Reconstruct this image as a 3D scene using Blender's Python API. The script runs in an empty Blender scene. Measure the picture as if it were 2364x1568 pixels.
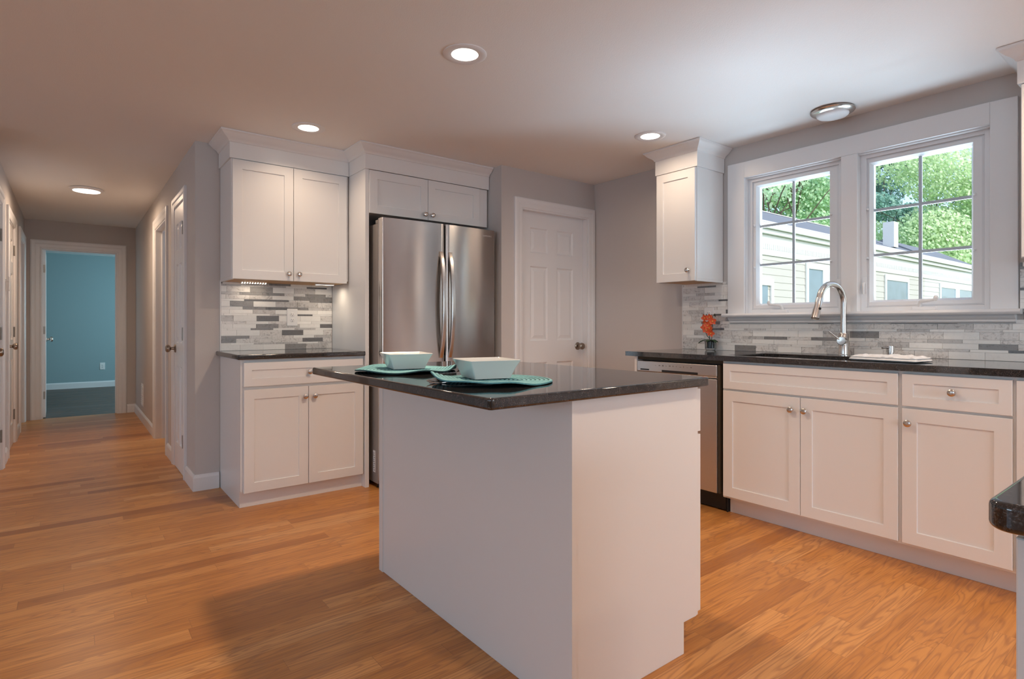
import bpy, bmesh, math, random
from mathutils import Vector, Matrix, noise

random.seed(7)
SC = bpy.context.scene
COL = SC.collection
PI = math.pi
H = 2.296                      # ceiling height

# ------------------------------------------------------------------ camera
cd = bpy.data.cameras.new('camera')
cam = bpy.data.objects.new('camera', cd); COL.objects.link(cam)
cd.sensor_fit = 'HORIZONTAL'; cd.sensor_width = 36.0
cd.lens = 1314.0 * 36.0 / 2364.0
cd.shift_y = -(784.0 - 750.0) / 2364.0
cd.clip_start = 0.02; cd.clip_end = 300
YAW = math.atan((1182.0 - 162.0) / 1314.0)
cam.location = (0, 0, 1.09)
cam.rotation_euler = (PI / 2, 0, -YAW)
SC.camera = cam

# ------------------------------------------------------------------ world, sun, daylight
w = bpy.data.worlds.new('sky'); SC.world = w; w.use_nodes = True
nt = w.node_tree; nt.nodes.clear()
sky = nt.nodes.new('ShaderNodeTexSky'); sky.sky_type = 'NISHITA'
sky.sun_disc = False; sky.sun_elevation = math.radians(48); sky.sun_rotation = math.radians(180)
sky.air_density = 1.0; sky.dust_density = 2.5; sky.ozone_density = 1.0
bg = nt.nodes.new('ShaderNodeBackground'); bg.inputs['Strength'].default_value = 0.38
wo = nt.nodes.new('ShaderNodeOutputWorld')
nt.links.new(sky.outputs[0], bg.inputs[0]); nt.links.new(bg.outputs[0], wo.inputs[0])

def sun(direction, energy, colour):
    l = bpy.data.lights.new('sun', 'SUN'); l.energy = energy; l.color = colour; l.angle = math.radians(1.5)
    o = bpy.data.objects.new('sun', l); COL.objects.link(o)
    o.rotation_euler = Vector(direction).to_track_quat('-Z', 'Y').to_euler()
sun((0.45, 0.60, -0.66), 1.6, (1.0, 0.96, 0.88))

def area(name, loc, direction, sx, sy, power, colour, spread=180, shape='RECTANGLE'):
    l = bpy.data.lights.new(name, 'AREA'); l.energy = power; l.color = colour
    l.shape = shape; l.size = sx; l.size_y = sy; l.spread = math.radians(spread)
    o = bpy.data.objects.new(name, l); COL.objects.link(o)
    o.location = loc
    o.rotation_euler = Vector(direction).to_track_quat('-Z', 'Y').to_euler()
    return o

DAY = (0.66, 0.83, 1.0)
WARM = (1.0, 0.76, 0.55)
# added lamps outside below the sink windows, brightening the ceiling like ground bounce
area('ground_bounce_fill', (6.6, 1.41, -0.45), (-0.80, 0, 0.60), 4.5, 3.5, 600, DAY)
area('sill_bounce_fill', (4.35, 1.41, 0.50), (-0.70, 0, 0.71), 2.2, 1.0, 215, DAY)
# lamp in an unseen window added behind the camera to fill the room
area('rear_window_fill', (1.3, -3.93, 1.3), (0, 1, 0.02), 2.6, 1.5, 50, (0.60, 0.79, 1.0))
# daylight arriving through the living-room windows (left, out of frame)
area('daylight_living_front', (-4.9, 2.6, 1.35), (1, 0, 0.05), 1.9, 1.3, 26, (0.54, 0.77, 1.0))
area('daylight_living_rear', (-4.9, -1.6, 1.35), (1, 0.35, 0.10), 1.9, 1.3, 54, (0.54, 0.77, 1.0))
# daylight in the rooms off the hall
area('daylight_bedroom', (2.2, 10.4, 1.4), (-1, 0, -0.05), 1.4, 1.2, 48, (0.55, 0.86, 1.0))
area('daylight_side_room', (2.2, 6.3, 1.4), (-1, 0, 0), 1.0, 1.2, 12, DAY)
area('daylight_bath', (-2.2, 8.0, 1.5), (1, 0, 0), 0.8, 0.9, 3, DAY)

vs = SC.view_settings
vs.view_transform = 'Standard'; vs.look = 'None'; vs.gamma = 1.0; vs.exposure = 0.10
try: vs.use_curve_mapping = False
except Exception: pass
cy = SC.cycles
cy.use_denoising = True; cy.max_bounces = 8; cy.diffuse_bounces = 5; cy.glossy_bounces = 4
cy.transparent_max_bounces = 10; cy.caustics_reflective = False; cy.caustics_refractive = False
cy.sample_clamp_indirect = 6.0

# ------------------------------------------------------------------ materials
def new_mat(name):
    m = bpy.data.materials.new(name); m.use_nodes = True
    n = m.node_tree.nodes; p = n['Principled BSDF']
    return m, m.node_tree, p
def flat(name, c, rough=0.5, metal=0.0, bump=0.0, bscale=300, spec=0.5, var=0.0, vscale=4):
    m, t, p = new_mat(name)
    p.inputs['Base Color'].default_value = (*c, 1); p.inputs['Roughness'].default_value = rough
    p.inputs['Metallic'].default_value = metal; p.inputs['Specular IOR Level'].default_value = spec
    tc = t.nodes.new('ShaderNodeTexCoord')
    if var:
        nz = t.nodes.new('ShaderNodeTexNoise'); nz.inputs['Scale'].default_value = vscale
        t.links.new(tc.outputs['Object'], nz.inputs['Vector'])
        mx = t.nodes.new('ShaderNodeMix'); mx.data_type = 'RGBA'
        mx.inputs['A'].default_value = (*[v * (1 - var) for v in c], 1)
        mx.inputs['B'].default_value = (*[min(1, v * (1 + var)) for v in c], 1)
        t.links.new(nz.outputs['Fac'], mx.inputs['Factor']); t.links.new(mx.outputs['Result'], p.inputs['Base Color'])
    if bump:
        nz = t.nodes.new('ShaderNodeTexNoise'); nz.inputs['Scale'].default_value = bscale; nz.inputs['Detail'].default_value = 2
        t.links.new(tc.outputs['Object'], nz.inputs['Vector'])
        b = t.nodes.new('ShaderNodeBump'); b.inputs['Strength'].default_value = bump; b.inputs['Distance'].default_value = 0.002
        t.links.new(nz.outputs['Fac'], b.inputs['Height']); t.links.new(b.outputs['Normal'], p.inputs['Normal'])
    return m
def emit(name, c, s):
    m = bpy.data.materials.new(name); m.use_nodes = True
    n = m.node_tree.nodes; n.clear()
    e = n.new('ShaderNodeEmission'); e.inputs[0].default_value = (*c, 1); e.inputs[1].default_value = s
    o = n.new('ShaderNodeOutputMaterial'); m.node_tree.links.new(e.outputs[0], o.inputs[0])
    return m
class G:
    """tiny helper to write maths in a node tree"""
    def __init__(s, t): s.t = t
    def n(s, kind, **k):
        x = s.t.nodes.new(kind)
        for a, b in k.items(): setattr(x, a, b)
        return x
    def val(s, x, sock):
        if isinstance(x, (int, float)): sock.default_value = x
        else: s.t.links.new(x, sock)
    def m(s, op, a, b=0.0, c=None):
        x = s.n('ShaderNodeMath', operation=op); s.val(a, x.inputs[0]); s.val(b, x.inputs[1])
        if c is not None: s.val(c, x.inputs[2])
        return x.outputs[0]
    def xyz(s, a, b, c):
        x = s.n('ShaderNodeCombineXYZ'); s.val(a, x.inputs[0]); s.val(b, x.inputs[1]); s.val(c, x.inputs[2]); return x.outputs[0]
    def ramp(s, f, stops):
        x = s.n('ShaderNodeValToRGB'); e = x.color_ramp.elements
        while len(e) < len(stops): e.new(0.5)
        for i, (p, c) in enumerate(stops): e[i].position = p; e[i].color = (*c, 1)
        s.t.links.new(f, x.inputs[0]); return x.outputs[0]
    def mix(s, f, a, b, mode='MIX'):
        x = s.n('ShaderNodeMix', data_type='RGBA', blend_type=mode)
        s.val(f, x.inputs['Factor'])
        for v, k in ((a, 'A'), (b, 'B')):
            if isinstance(v, tuple): x.inputs[k].default_value = (*v, 1)
            else: s.t.links.new(v, x.inputs[k])
        return x.outputs['Result']

def wood_floor(name, stops, W=0.08, L=1.05, rough=0.27, grain=0.8):
    m, t, p = new_mat(name); g = G(t)
    tc = g.n('ShaderNodeTexCoord'); sp = g.n('ShaderNodeSeparateXYZ'); t.links.new(tc.outputs['Object'], sp.inputs[0])
    X, Y = sp.outputs[0], sp.outputs[1]
    yr = g.m('DIVIDE', Y, W); row = g.m('FLOOR', yr); fy = g.m('SUBTRACT', yr, row)
    wn = g.n('ShaderNodeTexWhiteNoise', noise_dimensions='1D'); t.links.new(row, wn.inputs['W'])
    wn2 = g.n('ShaderNodeTexWhiteNoise', noise_dimensions='1D'); t.links.new(g.m('ADD', row, 57.3), wn2.inputs['W'])
    ln = g.m('MULTIPLY_ADD', wn2.outputs['Value'], 0.7, 0.65)
    xr = g.m('ADD', g.m('DIVIDE', X, g.m('MULTIPLY', ln, L)), g.m('MULTIPLY', wn.outputs['Value'], 13.7))
    col = g.m('FLOOR', xr); fx = g.m('SUBTRACT', xr, col)
    idn = g.n('ShaderNodeTexWhiteNoise', noise_dimensions='3D'); t.links.new(g.xyz(row, col, 3.1), idn.inputs['Vector'])
    pid = idn.outputs['Value']
    base = g.ramp(pid, stops)
    # long straight grain
    gx = g.m('ADD', g.m('MULTIPLY', X, 2.2), g.m('MULTIPLY', pid, 91.0))
    n1 = g.n('ShaderNodeTexNoise'); n1.inputs['Scale'].default_value = 1.0; n1.inputs['Detail'].default_value = 5; n1.inputs['Roughness'].default_value = 0.65
    t.links.new(g.xyz(gx, g.m('MULTIPLY', Y, 70.0), g.m('MULTIPLY', pid, 31.0)), n1.inputs['Vector'])
    # cathedral figure: rings of a stretched noise field
    n2 = g.n('ShaderNodeTexNoise'); n2.inputs['Scale'].default_value = 1.0; n2.inputs['Detail'].default_value = 2.2; n2.inputs['Distortion'].default_value = 0.25
    t.links.new(g.xyz(g.m('ADD', g.m('MULTIPLY', X, 1.15), g.m('MULTIPLY', pid, 57.0)), g.m('MULTIPLY', Y, 12.0), g.m('MULTIPLY', pid, 17.0)), n2.inputs['Vector'])
    rings = g.m('PINGPONG', g.m('MULTIPLY', n2.outputs['Fac'], 34.0), 1.0)
    rr = g.ramp(rings, [(0.0, (0, 0, 0)), (0.12, (0.12, 0.12, 0.12)), (0.45, (0.9, 0.9, 0.9)), (1.0, (1, 1, 1))])
    fig = g.m('MULTIPLY', g.m('SUBTRACT', 1.0, rr), grain)
    c = g.mix(g.m('MULTIPLY', fig, 0.75), base, (0.36, 0.145, 0.055))
    st = g.ramp(n1.outputs['Fac'], [(0.32, (0.70, 0.64, 0.58)), (0.55, (1, 1, 1)), (0.75, (1.0, 1.0, 1.0))])
    c = g.mix(grain, c, st, 'MULTIPLY')
    e1 = g.m('LESS_THAN', fy, 0.018); e2 = g.m('LESS_THAN', fx, 0.0014)
    gap = g.m('MAXIMUM', e1, e2)
    c = g.mix(g.m('MULTIPLY', gap, 0.42), c, (0.10, 0.045, 0.02))
    t.links.new(c, p.inputs['Base Color'])
    t.links.new(g.m('MULTIPLY_ADD', n1.outputs['Fac'], 0.12, rough), p.inputs['Roughness'])
    p.inputs['Specular IOR Level'].default_value = 0.36
    b = g.n('ShaderNodeBump'); b.inputs['Strength'].default_value = 0.12; b.inputs['Distance'].default_value = 0.001
    t.links.new(g.m('SUBTRACT', n1.outputs['Fac'], g.m('MULTIPLY', gap, 1.2)), b.inputs['Height']); t.links.new(b.outputs['Normal'], p.inputs['Normal'])
    return m

def granite_mat():
    m, t, p = new_mat('black_granite'); g = G(t)
    tc = g.n('ShaderNodeTexCoord')
    n1 = g.n('ShaderNodeTexNoise'); n1.inputs['Scale'].default_value = 380; n1.inputs['Detail'].default_value = 2; n1.inputs['Roughness'].default_value = 0.7
    n2 = g.n('ShaderNodeTexNoise'); n2.inputs['Scale'].default_value = 70; n2.inputs['Detail'].default_value = 4
    vo = g.n('ShaderNodeTexVoronoi'); vo.inputs['Scale'].default_value = 230
    for x in (n1, n2, vo): t.links.new(tc.outputs['Object'], x.inputs['Vector'])
    a = g.ramp(n1.outputs['Fac'], [(0.40, (0.006, 0.006, 0.007)), (0.54, (0.028, 0.026, 0.026)), (0.66, (0.080, 0.077, 0.076)), (0.78, (0.19, 0.185, 0.18))])
    b = g.ramp(n2.outputs['Fac'], [(0.40, (0.45, 0.45, 0.45)), (0.62, (1.3, 1.2, 1.15))])
    c = g.mix(1.0, a, b, 'MULTIPLY')
    f = g.m('LESS_THAN', vo.outputs['Distance'], 0.13)
    c = g.mix(g.m('MULTIPLY', f, 0.35), c, (0.16, 0.155, 0.15))
    t.links.new(c, p.inputs['Base Color'])
    p.inputs['Roughness'].default_value = 0.05; p.inputs['IOR'].default_value = 1.85
    return m

def steel_mat(name, c, rough, aniso=0.0, vertical=False):
    m, t, p = new_mat(name); g = G(t)
    p.inputs['Metallic'].default_value = 1.0
    tc = g.n('ShaderNodeTexCoord'); mp = g.n('ShaderNodeMapping')
    mp.inputs['Scale'].default_value = (3, 3, 900) if not vertical else (700, 700, 3)
    t.links.new(tc.outputs['Object'], mp.inputs[0])
    nz = g.n('ShaderNodeTexNoise'); nz.inputs['Scale'].default_value = 1.0; nz.inputs['Detail'].default_value = 2
    t.links.new(mp.outputs[0], nz.inputs['Vector'])
    t.links.new(g.mix(nz.outputs['Fac'], tuple(v * 0.94 for v in c), tuple(min(1, v * 1.05) for v in c)), p.inputs['Base Color'])
    t.links.new(g.m('MULTIPLY_ADD', nz.outputs['Fac'], 0.06, rough - 0.03), p.inputs['Roughness'])
    if aniso:
        p.inputs['Anisotropic'].default_value = aniso; p.inputs['Anisotropic Rotation'].default_value = 0.25
        tn = g.n('ShaderNodeTangent', direction_type='RADIAL', axis='Z')
        t.links.new(tn.outputs[0], p.inputs['Tangent'])
    return m

def tint_mat(name, rough=0.3, vein=0.0, noise_scale=40, bump=0.0):
    """colour of each tile / leaf / petal from the mesh's own 'tint' attribute, plus marble veining"""
    m, t, p = new_mat(name); g = G(t)
    at = g.n('ShaderNodeAttribute', attribute_name='tint', attribute_type='GEOMETRY')
    c = at.outputs['Color']
    if vein:
        tc = g.n('ShaderNodeTexCoord'); mp = g.n('ShaderNodeMapping'); mp.inputs['Rotation'].default_value = (0.3, 0.4, 0.6)
        t.links.new(tc.outputs['Object'], mp.inputs[0])
        nz = g.n('ShaderNodeTexNoise'); nz.inputs['Scale'].default_value = noise_scale; nz.inputs['Detail'].default_value = 6
        nz.inputs['Roughness'].default_value = 0.7; nz.inputs['Distortion'].default_value = 1.6
        t.links.new(mp.outputs[0], nz.inputs['Vector'])
        v = g.ramp(nz.outputs['Fac'], [(0.36, (0.52, 0.50, 0.49)), (0.47, (0.92, 0.91, 0.90)), (0.6, (1, 1, 1))])
        c = g.mix(g.m('MULTIPLY', at.outputs['Alpha'], vein), c, v, 'MULTIPLY')
    t.links.new(c, p.inputs['Base Color']); p.inputs['Roughness'].default_value = rough
    return m

def coil_mat():
    m, t, p = new_mat('teal_coiled_cord'); g = G(t)
    tc = g.n('ShaderNodeTexCoord'); sp = g.n('ShaderNodeSeparateXYZ'); t.links.new(tc.outputs['Object'], sp.inputs[0])
    rr = g.m('SQRT', g.m('ADD', g.m('MULTIPLY', sp.outputs[0], sp.outputs[0]), g.m('MULTIPLY', sp.outputs[1], sp.outputs[1])))
    ph = g.m('MULTIPLY', rr, 14.0 * PI / .190); sn = g.m('ABSOLUTE', g.m('SINE', ph))
    nz = g.n('ShaderNodeTexNoise'); nz.inputs['Scale'].default_value = 160; nz.inputs['Detail'].default_value = 3
    t.links.new(tc.outputs['Object'], nz.inputs['Vector'])
    c = g.ramp(sn, [(0.0, (0.015, 0.055, 0.065)), (0.30, (0.05, 0.18, 0.20)), (0.6, (0.165, 0.42, 0.46)), (1.0, (0.235, 0.53, 0.57))])  # shade in the grooves between cords is put into the colour
    c = g.mix(0.5, c, g.ramp(nz.outputs['Fac'], [(0.3, (0.55, 0.6, 0.6)), (0.65, (1.15, 1.12, 1.1))]), 'MULTIPLY')
    t.links.new(c, p.inputs['Base Color']); p.inputs['Roughness'].default_value = 0.85
    b = g.n('ShaderNodeBump'); b.inputs['Strength'].default_value = 0.6; b.inputs['Distance'].default_value = 0.001
    t.links.new(nz.outputs['Fac'], b.inputs['Height']); t.links.new(b.outputs['Normal'], p.inputs['Normal'])
    return m

def leaf_mat():
    m, t, p = new_mat('tree_leaves'); g = G(t)
    at = g.n('ShaderNodeAttribute', attribute_name='tint', attribute_type='GEOMETRY')
    t.links.new(at.outputs['Color'], p.inputs['Base Color']); p.inputs['Roughness'].default_value = 0.55
    tl = g.n('ShaderNodeBsdfTranslucent'); t.links.new(at.outputs['Color'], tl.inputs['Color'])
    mx = g.n('ShaderNodeMixShader'); mx.inputs[0].default_value = 0.45
    t.links.new(p.outputs[0], mx.inputs[1]); t.links.new(tl.outputs[0], mx.inputs[2])
    t.links.new(mx.outputs[0], t.nodes['Material Output'].inputs[0])
    return m

def glass_mat():
    m = bpy.data.materials.new('window_glass'); m.use_nodes = True; t = m.node_tree; n = t.nodes; n.clear(); g = G(t)
    tr = n.new('ShaderNodeBsdfTransparent'); tr.inputs[0].default_value = (0.97, 0.99, 1.0, 1)
    gl = n.new('ShaderNodeBsdfGlossy'); gl.inputs['Roughness'].default_value = 0.02
    fr = n.new('ShaderNodeFresnel'); fr.inputs[0].default_value = 1.45
    mx = n.new('ShaderNodeMixShader'); o = n.new('ShaderNodeOutputMaterial')
    t.links.new(g.m('MULTIPLY', fr.outputs[0], 0.7), mx.inputs[0]); t.links.new(tr.outputs[0], mx.inputs[1]); t.links.new(gl.outputs[0], mx.inputs[2])
    t.links.new(mx.outputs[0], o.inputs[0])
    return m

M = dict(
    wall=flat('grey_wall_paint', (0.565, 0.525, 0.50), 0.85, bump=0.25, bscale=260),
    teal=flat('daylight_tinted_wall_paint', (0.31, 0.42, 0.44), 0.85, bump=0.2, bscale=260),  # blue daylight on the bedroom walls mixed into the paint colour
    ceil=flat('ceiling_paint', (0.86, 0.845, 0.825), 0.9, bump=0.3, bscale=200),
    trim=flat('white_trim_paint', (0.80, 0.79, 0.79), 0.32),
    cab=flat('white_cabinet_lacquer', (0.80, 0.785, 0.77), 0.30, bump=0.04, bscale=500),
    ply=flat('cabinet_plywood', (0.62, 0.36, 0.15), 0.5, var=0.15, vscale=14),
    floor=wood_floor('red_oak_floor', [(0.0, (0.38, 0.140, 0.036)), (0.10, (0.53, 0.218, 0.056)), (0.5, (0.61, 0.265, 0.073)), (0.85, (0.66, 0.300, 0.090)), (1.0, (0.72, 0.37, 0.14))]),
    dark_floor=wood_floor('dark_bedroom_floor', [(0.0, (0.03, 0.032, 0.035)), (0.5, (0.05, 0.052, 0.055)), (1.0, (0.085, 0.085, 0.088))], rough=0.35),
    granite=granite_mat(),
    steel=steel_mat('brushed_stainless', (0.56, 0.525, 0.50), 0.19, 0.92),
    steel_dw=steel_mat('dishwasher_stainless', (0.62, 0.60, 0.58), 0.30, 0.5),
    steel_side=flat('grey_fridge_side', (0.36, 0.32, 0.29), 0.42, metal=0.3, bump=0.25, bscale=400),
    nickel=steel_mat('satin_nickel', (0.66, 0.62, 0.58), 0.24),
    bronze=flat('aged_nickel', (0.34, 0.28, 0.23), 0.28, metal=1.0, var=0.1, vscale=30),
    hinge=flat('hinge_metal', (0.30, 0.27, 0.24), 0.4, metal=0.9, var=0.1, vscale=60),
    black=flat('black_plastic', (0.012, 0.011, 0.011), 0.45, bump=0.1),
    brown=flat('dark_gap', (0.05, 0.035, 0.02), 0.7, var=0.2),
    plastic=flat('white_plastic', (0.80, 0.79, 0.78), 0.35, bump=0.02),
    vinyl=flat('white_window_vinyl', (0.80, 0.80, 0.81), 0.35, bump=0.02),
    muntin=flat('grey_grille', (0.88, 0.91, 0.95), 0.5, bump=0.02),
    grout=flat('pale_grout', (0.78, 0.75, 0.71), 0.9, bump=0.3),
    tile=tint_mat('marble_mosaic', 0.28, 0.9, 34),
    bowl=flat('white_glazed_ceramic', (0.70, 0.72, 0.70), 0.12, var=0.01),
    mat_=coil_mat(),
    towel=flat('white_cotton', (0.86, 0.86, 0.86), 0.95, bump=0.6, bscale=700),
    cutlery=steel_mat('cutlery_steel', (0.62, 0.60, 0.57), 0.16),
    lamp=emit('lit_diffuser', (1.0, 0.93, 0.82), 6.0),
    lampoff=flat('frosted_diffuser', (0.82, 0.83, 0.84), 0.5, bump=0.02),
    led=emit('led_dots', (1.0, 0.88, 0.70), 9.0),
    pot=flat('black_pot_soil', (0.012, 0.013, 0.012), 0.6, bump=0.5, bscale=200),
    glass=glass_mat(),
    leaf=flat('orchid_leaf', (0.035, 0.075, 0.03), 0.4, var=0.35, vscale=40),
    stem=flat('orchid_stem', (0.03, 0.035, 0.018), 0.5, var=0.3, vscale=60),
    petal=flat('orange_petal', (0.86, 0.115, 0.03), 0.5, var=0.3, vscale=70),
    lip=flat('yellow_lip', (0.95, 0.42, 0.08), 0.5, var=0.2, vscale=70),
    siding=flat('cream_siding', (0.475, 0.465, 0.435), 0.7, bump=0.1, var=0.02),
    exttrim=flat('white_exterior_trim', (0.60, 0.61, 0.61), 0.6, bump=0.05),
    vents=flat('shadowed_slot', (0.55, 0.57, 0.57), 0.7, var=0.05),
    shingle=flat('grey_shingles', (0.15, 0.17, 0.20), 0.9, bump=0.6, bscale=40, var=0.15, vscale=8),
    darkglass=flat('house_window_glass', (0.17, 0.25, 0.31), 0.1, var=0.25, vscale=3),
    foliage=leaf_mat(),
    bark=flat('tree_bark', (0.11, 0.085, 0.06), 0.9, bump=0.8, bscale=18, var=0.3),
    lawn=flat('lawn', (0.16, 0.26, 0.08), 0.95, bump=0.8, bscale=60, var=0.3, vscale=3),
    ink=flat('grey_print', (0.22, 0.21, 0.20), 0.5, var=0.05),
    silver=flat('silver_print', (0.75, 0.74, 0.73), 0.3, metal=0.6, var=0.03),
)

# ------------------------------------------------------------------ mesh helpers
def BM(): return bmesh.new()
def quad(bm, *pts):
    return bm.faces.new([bm.verts.new(p) for p in pts])
def box(bm, x0, x1, y0, y1, z0, z1):
    x0, x1 = min(x0, x1), max(x0, x1); y0, y1 = min(y0, y1), max(y0, y1); z0, z1 = min(z0, z1), max(z0, z1)
    v = [bm.verts.new((x, y, z)) for z in (z0, z1) for x, y in ((x0, y0), (x1, y0), (x1, y1), (x0, y1))]
    for f in ((3, 2, 1, 0), (4, 5, 6, 7), (0, 1, 5, 4), (1, 2, 6, 5), (2, 3, 7, 6), (3, 0, 4, 7)):
        bm.faces.new([v[i] for i in f])
    return bm
def lathe(bm, prof, n=24, mtx=None, caps=(True, True)):
    """prof: (radius, height) along local z"""
    mtx = mtx or Matrix()
    rings = []
    for r, z in prof:
        rings.append([bm.verts.new(mtx @ Vector((r * math.cos(2 * PI * i / n), r * math.sin(2 * PI * i / n), z))) for i in range(n)])
    for a, b in zip(rings, rings[1:]):
        for i in range(n):
            j = (i + 1) % n
            bm.faces.new((a[i], a[j], b[j], b[i]))
    if caps[0]: bm.faces.new(list(reversed(rings[0])))
    if caps[1]: bm.faces.new(rings[-1])
def tube(bm, pts, rad, n=10, caps=True):
    pts = [Vector(p) for p in pts]
    if not isinstance(rad, (list, tuple)): rad = [rad] * len(pts)
    rings = []; up = Vector((0.13, 0.21, 0.97))
    t0 = (pts[1] - pts[0]).normalized(); nrm = t0.cross(up).normalized()
    for i, p in enumerate(pts):
        t = (pts[min(i + 1, len(pts) - 1)] - pts[max(i - 1, 0)]).normalized()
        nrm = (nrm - t * nrm.dot(t)).normalized(); b = t.cross(nrm)
        rings.append([bm.verts.new(p + rad[i] * (math.cos(2 * PI * k / n) * nrm + math.sin(2 * PI * k / n) * b)) for k in range(n)])
    for a, c in zip(rings, rings[1:]):
        for k in range(n):
            j = (k + 1) % n; bm.faces.new((a[k], a[j], c[j], c[k]))
    if caps: bm.faces.new(list(reversed(rings[0]))); bm.faces.new(rings[-1])
def prism(bm, poly, z0, z1):
    a = [bm.verts.new((x, y, z0)) for x, y in poly]; b = [bm.verts.new((x, y, z1)) for x, y in poly]
    n = len(poly)
    for i in range(n):
        j = (i + 1) % n; bm.faces.new((a[i], a[j], b[j], b[i]))
    bm.faces.new(list(reversed(a))); bm.faces.new(b)
def rrect(x0, x1, y0, y1, r, n=6):
    out = []
    for cx, cy_, a0 in ((x1 - r, y1 - r, 0), (x0 + r, y1 - r, 90), (x0 + r, y0 + r, 180), (x1 - r, y0 + r, 270)):
        for k in range(n + 1):
            a = math.radians(a0 + 90 * k / n); out.append((cx + r * math.cos(a), cy_ + r * math.sin(a)))
    return out
def sweep(bm, prof, path, flip=False):
    """prof: closed list of (outward offset, z); path: open polyline in plan; outward = right of travel (left if flip)"""
    path = [Vector(p) for p in path]; s = -1 if flip else 1
    ns = []
    for a, b in zip(path, path[1:]):
        d = (b - a).normalized(); ns.append(Vector((d.y, -d.x)) * s)
    rings = []
    for i, p in enumerate(path):
        n0 = ns[max(i - 1, 0)]; n1 = ns[min(i, len(ns) - 1)]
        mn = n0 + n1; mn = mn / (1 + n0.dot(n1)) if (1 + n0.dot(n1)) > 1e-6 else n0
        rings.append([bm.verts.new((p.x + mn.x * o, p.y + mn.y * o, z)) for o, z in prof])
    k = len(prof)
    for a, b in zip(rings, rings[1:]):
        for i in range(k):
            j = (i + 1) % k; bm.faces.new((a[i], a[j], b[j], b[i]))
    bm.faces.new(rings[0]); bm.faces.new(list(reversed(rings[-1])))
def grid_front(bm, xs, zs, y, holes=()):
    """front plane (facing -y) split in cells; cells in holes are left open"""
    for i in range(len(xs) - 1):
        for k in range(len(zs) - 1):
            if (i, k) in holes: continue
            quad(bm, (xs[i], y, zs[k]), (xs[i + 1], y, zs[k]), (xs[i + 1], y, zs[k + 1]), (xs[i], y, zs[k + 1]))
def ringq(bm, a, b):
    """a, b: (x0,x1,z0,z1,y) rectangles; joins them with four quads"""
    A = [(a[0], a[4], a[2]), (a[1], a[4], a[2]), (a[1], a[4], a[3]), (a[0], a[4], a[3])]
    B_ = [(b[0], b[4], b[2]), (b[1], b[4], b[2]), (b[1], b[4], b[3]), (b[0], b[4], b[3])]
    for i in range(4):
        j = (i + 1) % 4; quad(bm, A[i], A[j], B_[j], B_[i])
def slab_sides(bm, x0, x1, z0, z1, y0, y1):
    ringq(bm, (x0, x1, z0, z1, y1), (x0, x1, z0, z1, y0))
    quad(bm, (x1, y1, z0), (x0, y1, z0), (x0, y1, z1), (x1, y1, z1))
def shaker(bm, x0, x1, z0, z1, y, t=0.02, rail=0.057, rec=0.007):
    e = 0.0015
    xs = [x0 + e, x0 + rail, x1 - rail, x1 - e]; zs = [z0 + e, z0 + rail, z1 - rail, z1 - e]
    grid_front(bm, xs, zs, y, {(1, 1)})
    ringq(bm, (x0, x1, z0, z1, y + e), (x0 + e, x1 - e, z0 + e, z1 - e, y))
    ringq(bm, (x0 + rail, x1 - rail, z0 + rail, z1 - rail, y), (x0 + rail + .002, x1 - rail - .002, z0 + rail + .002, z1 - rail - .002, y + rec))
    r = rail + .002
    quad(bm, (x0 + r, y + rec, z0 + r), (x1 - r, y + rec, z0 + r), (x1 - r, y + rec, z1 - r), (x0 + r, y + rec, z1 - r))
    slab_sides(bm, x0, x1, z0, z1, y + e, y + t)
def six_panel(bm, W, Hh, t=0.035, two_cols=True):
    st = 0.115 if W > 0.6 else 0.095; mid = 0.10 if W > 0.6 else 0.08
    if W < 0.56: st, mid = 0.075, 0.06
    pw = (W - 2 * st - mid) / 2
    xs = [0, st, st + pw, st + pw + mid, W - st, W]
    k = Hh / 2.03
    zs = [0, .20 * k, .80 * k, .98 * k, 1.59 * k, 1.70 * k, 1.905 * k, Hh]
    holes = {(i, j) for i in (1, 3) for j in (1, 3, 5)}
    for side in (0, 1):
        tmp = BM()
        grid_front(tmp, xs, zs, 0, holes)
        for i, j in holes:
            r0 = (xs[i], xs[i + 1], zs[j], zs[j + 1], 0)
            def ins(r, d, y): return (r[0] + d, r[1] - d, r[2] + d, r[3] - d, y)
            r1 = ins(r0, .010, .009); r2 = ins(r0, .020, .009); r3 = ins(r0, .042, .003)
            ringq(tmp, r0, r1); ringq(tmp, r1, r2); ringq(tmp, r2, r3)
            quad(tmp, (r3[0], .003, r3[2]), (r3[1], .003, r3[2]), (r3[1], .003, r3[3]), (r3[0], .003, r3[3]))
        if side:
            bmesh.ops.transform(tmp, matrix=Matrix.Translation((W, t, 0)) @ Matrix.Rotation(PI, 4, 'Z'), verts=tmp.verts)
        me = bpy.data.meshes.new('t'); tmp.to_mesh(me); tmp.free(); bm.from_mesh(me); bpy.data.meshes.remove(me)
    ringq(bm, (0, W, 0, Hh, t), (0, W, 0, Hh, 0))
KNOB = [(.0065, 0), (.0075, .002), (.0052, .004), (.005, .012), (.0085, .0155), (.0148, .019), (.0162, .0225), (.0150, .0262), (.0105, .0285), (.004, .0296)]
TO_FRONT = Matrix.Rotation(PI / 2, 4, 'X')       # local +z -> -y (out of a front)

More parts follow.
